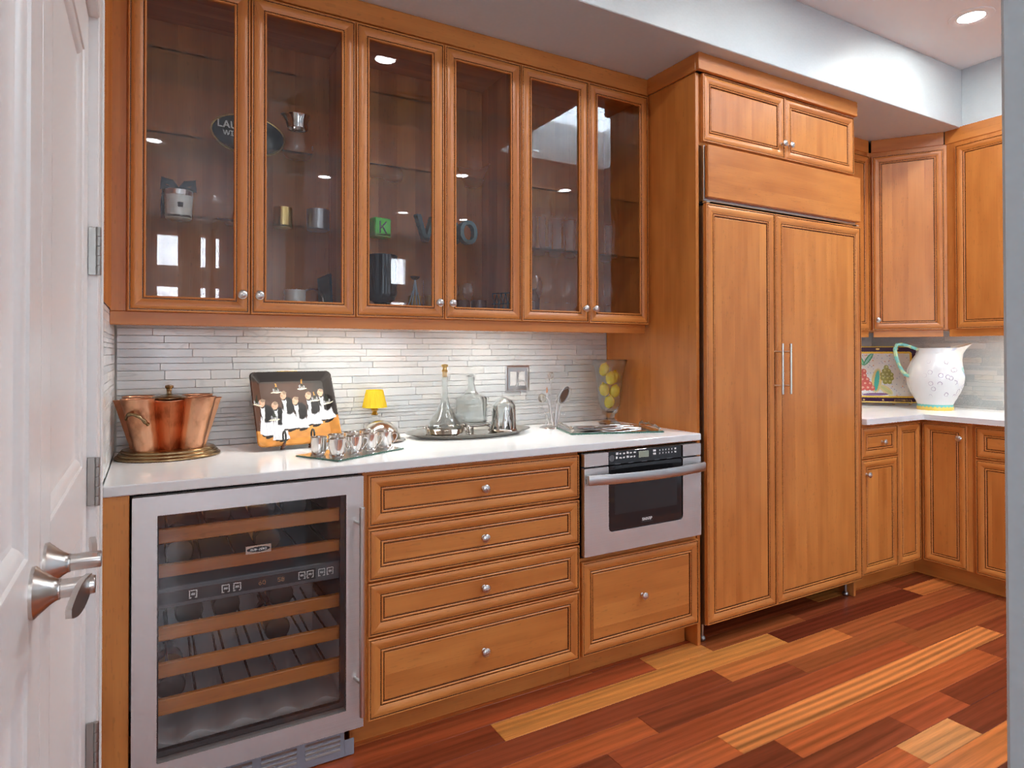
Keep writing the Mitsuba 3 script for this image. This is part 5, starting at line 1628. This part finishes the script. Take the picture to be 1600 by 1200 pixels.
lathe_thing('glass_bowl', 'square cut-glass bowl on the upper shelf of the middle cabinet', 'bowl', [(0, .002), (.028, .002), (.030, .010), (.040, .040), (.058, .092), (.0585, .094), (.054, .088), (.036, .040), (.024, .014), (0, .012)], 1.196, 2.430, S2, 'thin_glass', 96, mod=sqb, a0=.5)
lat = lambda r, z, t: r * (1 + .06 * math.sin(6 * t + z * 60) * math.sin(6 * t - z * 60))
lathe_thing('black_vase', 'black cut-glass footed vase at the bottom left of the middle cabinet', 'vase', [(0, 0), (.052, 0), (.054, .006), (.040, .020), (.028, .034), (.030, .048), (.050, .062), (.058, .085), (.060, .235), (.057, .236), (.055, .085), (0, .07)], .790, 2.420, S0z, 'black_gloss', 60, mod=lambda r, z, t: lat(r, z, t) if z > .07 else r)
for j, (x, y, h_, txt) in enumerate(((.945, 2.470, .150, 'left'), (1.005, 2.430, .165, 'right'))):
    k = thing('hurricane_glass', f'clear glass cylinder with an amber candle, {txt} one of two in the middle cabinet', 'candle glass', 'candle glasses in the middle cabinet')
    part(k, 'glass', MB().lathe([(0, .001), (.034, .001), (.036, .003), (.036, h_)], (x, y, S0z), n=30), 'thin_glass')
    part(k, 'candle', MB().lathe([(0, .003), (.026, .003), (.026, .085), (.024, .087), (0, .087)], (x, y, S0z), n=24), 'amber_wax')
k = thing('candelabra', 'curved dark wire candle holder between the black vase and candle glasses', 'candle holder')
for j, a in enumerate((-1, -.45, .45, 1)):
    part(k, 'arm', MB().tube([(.912, 2.380, S0z + .145), (.912 + .008 * a, 2.380, S0z + .10), (.910 + .022 * a, 2.380, S0z + .05), (.908 + .038 * a, 2.380, S0z + .004)], .0028, 7), 'pewter')
part(k, 'cup', MB().lathe([(0, .142), (.010, .144), (.016, .150), (.020, .156), (.018, .156), (.012, .150), (0, .148)], (.912, 2.380, S0z), n=22), 'pewter')
WG = [(0, .002), (.032, .001), (.034, .0015), (.008, .006), (.0042, .012), (.0040, .085), (.008, .094), (.028, .112), (.038, .140), (.0365, .170), (.031, .205)]
for j, (x, y) in enumerate(((1.085, 2.415), (1.165, 2.450), (1.150, 2.365))):
    lathe_thing('goblet', ['clear stemmed goblet below the letters, at the left', 'clear stemmed goblet below the letters, behind', 'clear stemmed goblet below the letters, in front'][j], 'goblet', [(r_ * .88, z_ * .72) for r_, z_ in WG], x, y, S0z, 'thin_glass', 36, 'goblets in the middle cabinet')
for j, (x, y) in enumerate(((1.100, 2.520), (1.190, 2.525), (1.255, 2.500))):
    lathe_thing('tumbler', ['left', 'middle', 'right'][j] + ' one of three dark red tumblers at the bottom of the middle cabinet', 'tumbler', [(0, 0), (.030, 0), (.032, .003), (.034, .082), (.032, .082), (.030, .008), (0, .006)], x, y, S0z, 'brown_glaze', 28, 'dark red tumblers')
k = thing('napkin_rack', 'dark wire rack with crossed bars at the bottom right of the middle cabinet', 'rack')
for z in (.004, .060, .105):
    part(k, 'rail', MB().tube([(1.270, 2.400, S0z + z), (1.318, 2.330, S0z + z)], .0022, 6), 'black_wire')
for j in range(4):
    a, b_ = np.array([1.270, 2.400]), np.array([1.318, 2.330])
    q0, q1 = a + (b_ - a) * j / 4, a + (b_ - a) * (j + 1) / 4
    part(k, 'cross_bar', MB().tube([(*q0, S0z + .004), (*q1, S0z + .105)], .0018, 6), 'black_wire')
    part(k, 'cross_bar', MB().tube([(*q1, S0z + .004), (*q0, S0z + .105)], .0018, 6), 'black_wire')

# right cabinet: tumblers and wine glasses
TB = [(.0250, .010), (.0262, .014), (.0300, .150), (.0305, .170)]
TI = [(0, 0), (.0240, 0), (.0255, .003), (.0258, .009), (.0225, .0145), (0, .0155)]
flute = lambda r, z, t: r * (1 + .022 * math.cos(10 * t) * (1 if z < .12 else 0))
tb = MB().lathe(TB, n=60, mod=flute); tb2 = MB().lathe(TI, n=26, sharp=30).orient()
TBP, TBI = mikit.ply(tb.arrays()[:2], 'thin_glass', smooth=True), mikit.ply(tb2.arrays()[:2], 'solid_glass', smooth=True)
spots = [(1.440, 2.370), (1.515, 2.360), (1.590, 2.365), (1.665, 2.372), (1.735, 2.360), (1.465, 2.460), (1.550, 2.470), (1.635, 2.465), (1.720, 2.470), (1.905, 2.385), (1.945, 2.480)]
on_ = ['first', 'second', 'third', 'fourth', 'fifth']
for j, (x, y) in enumerate(spots):
    txt = (f'tall clear tumbler, {on_[j]} from the left in the front row' if j < 5 else f'tall clear tumbler, {on_[j - 5]} from the left in the back row' if j < 9 else 'tall clear tumbler behind the last glass door, ' + ('in front' if j == 9 else 'behind'))
    k = thing('tall_tumbler', txt + ' on the lower shelf', 'tumbler', 'tall tumblers in the right glass cabinet')
    tw = T().translate([x, y, S1 + .0003])
    scene[k + '__wall'] = {**TBP, 'to_world': tw}
    scene[k + '__base'] = {**TBI, 'to_world': tw}
BG = [(.010, .080), (.036, .100), (.046, .128), (.044, .158), (.034, .192)]
BS = [(0, 0), (.037, 0), (.038, .0015), (.009, .006), (.0045, .012), (.0042, .070), (.010, .0795), (0, .0800)]
BGP = mikit.ply(MB().lathe(BG, n=40).arrays()[:2], 'thin_glass', smooth=True)
BSP = mikit.ply(MB().lathe(BS, n=32).orient().arrays()[:2], 'solid_glass', smooth=True)
for j, (x, y, txt) in enumerate(((1.560, 2.420, 'left one in the middle of the bottom shelf'), (1.660, 2.400, 'right one in the middle of the bottom shelf'), (1.470, 2.400, 'at the left edge of the fifth glass door'), (1.900, 2.410, 'behind the last glass door'))):
    k = thing('wine_glass', 'large round clear wine glass, ' + txt, 'wine glass', 'wine glasses in the right glass cabinet')
    scene[k + '__bowl'] = {**BGP, 'to_world': T().translate([x, y, S0z + .0003])}
    scene[k + '__stem'] = {**BSP, 'to_world': T().translate([x, y, S0z + .0003])}
lathe_thing('wooden_beaker', 'brown beaker behind the wine glasses', 'beaker', [(0, 0), (.036, 0), (.040, .004), (.043, .145), (.040, .146), (.037, .01), (0, .008)], 1.535, 2.520, S0z, 'brown_glaze', 30)
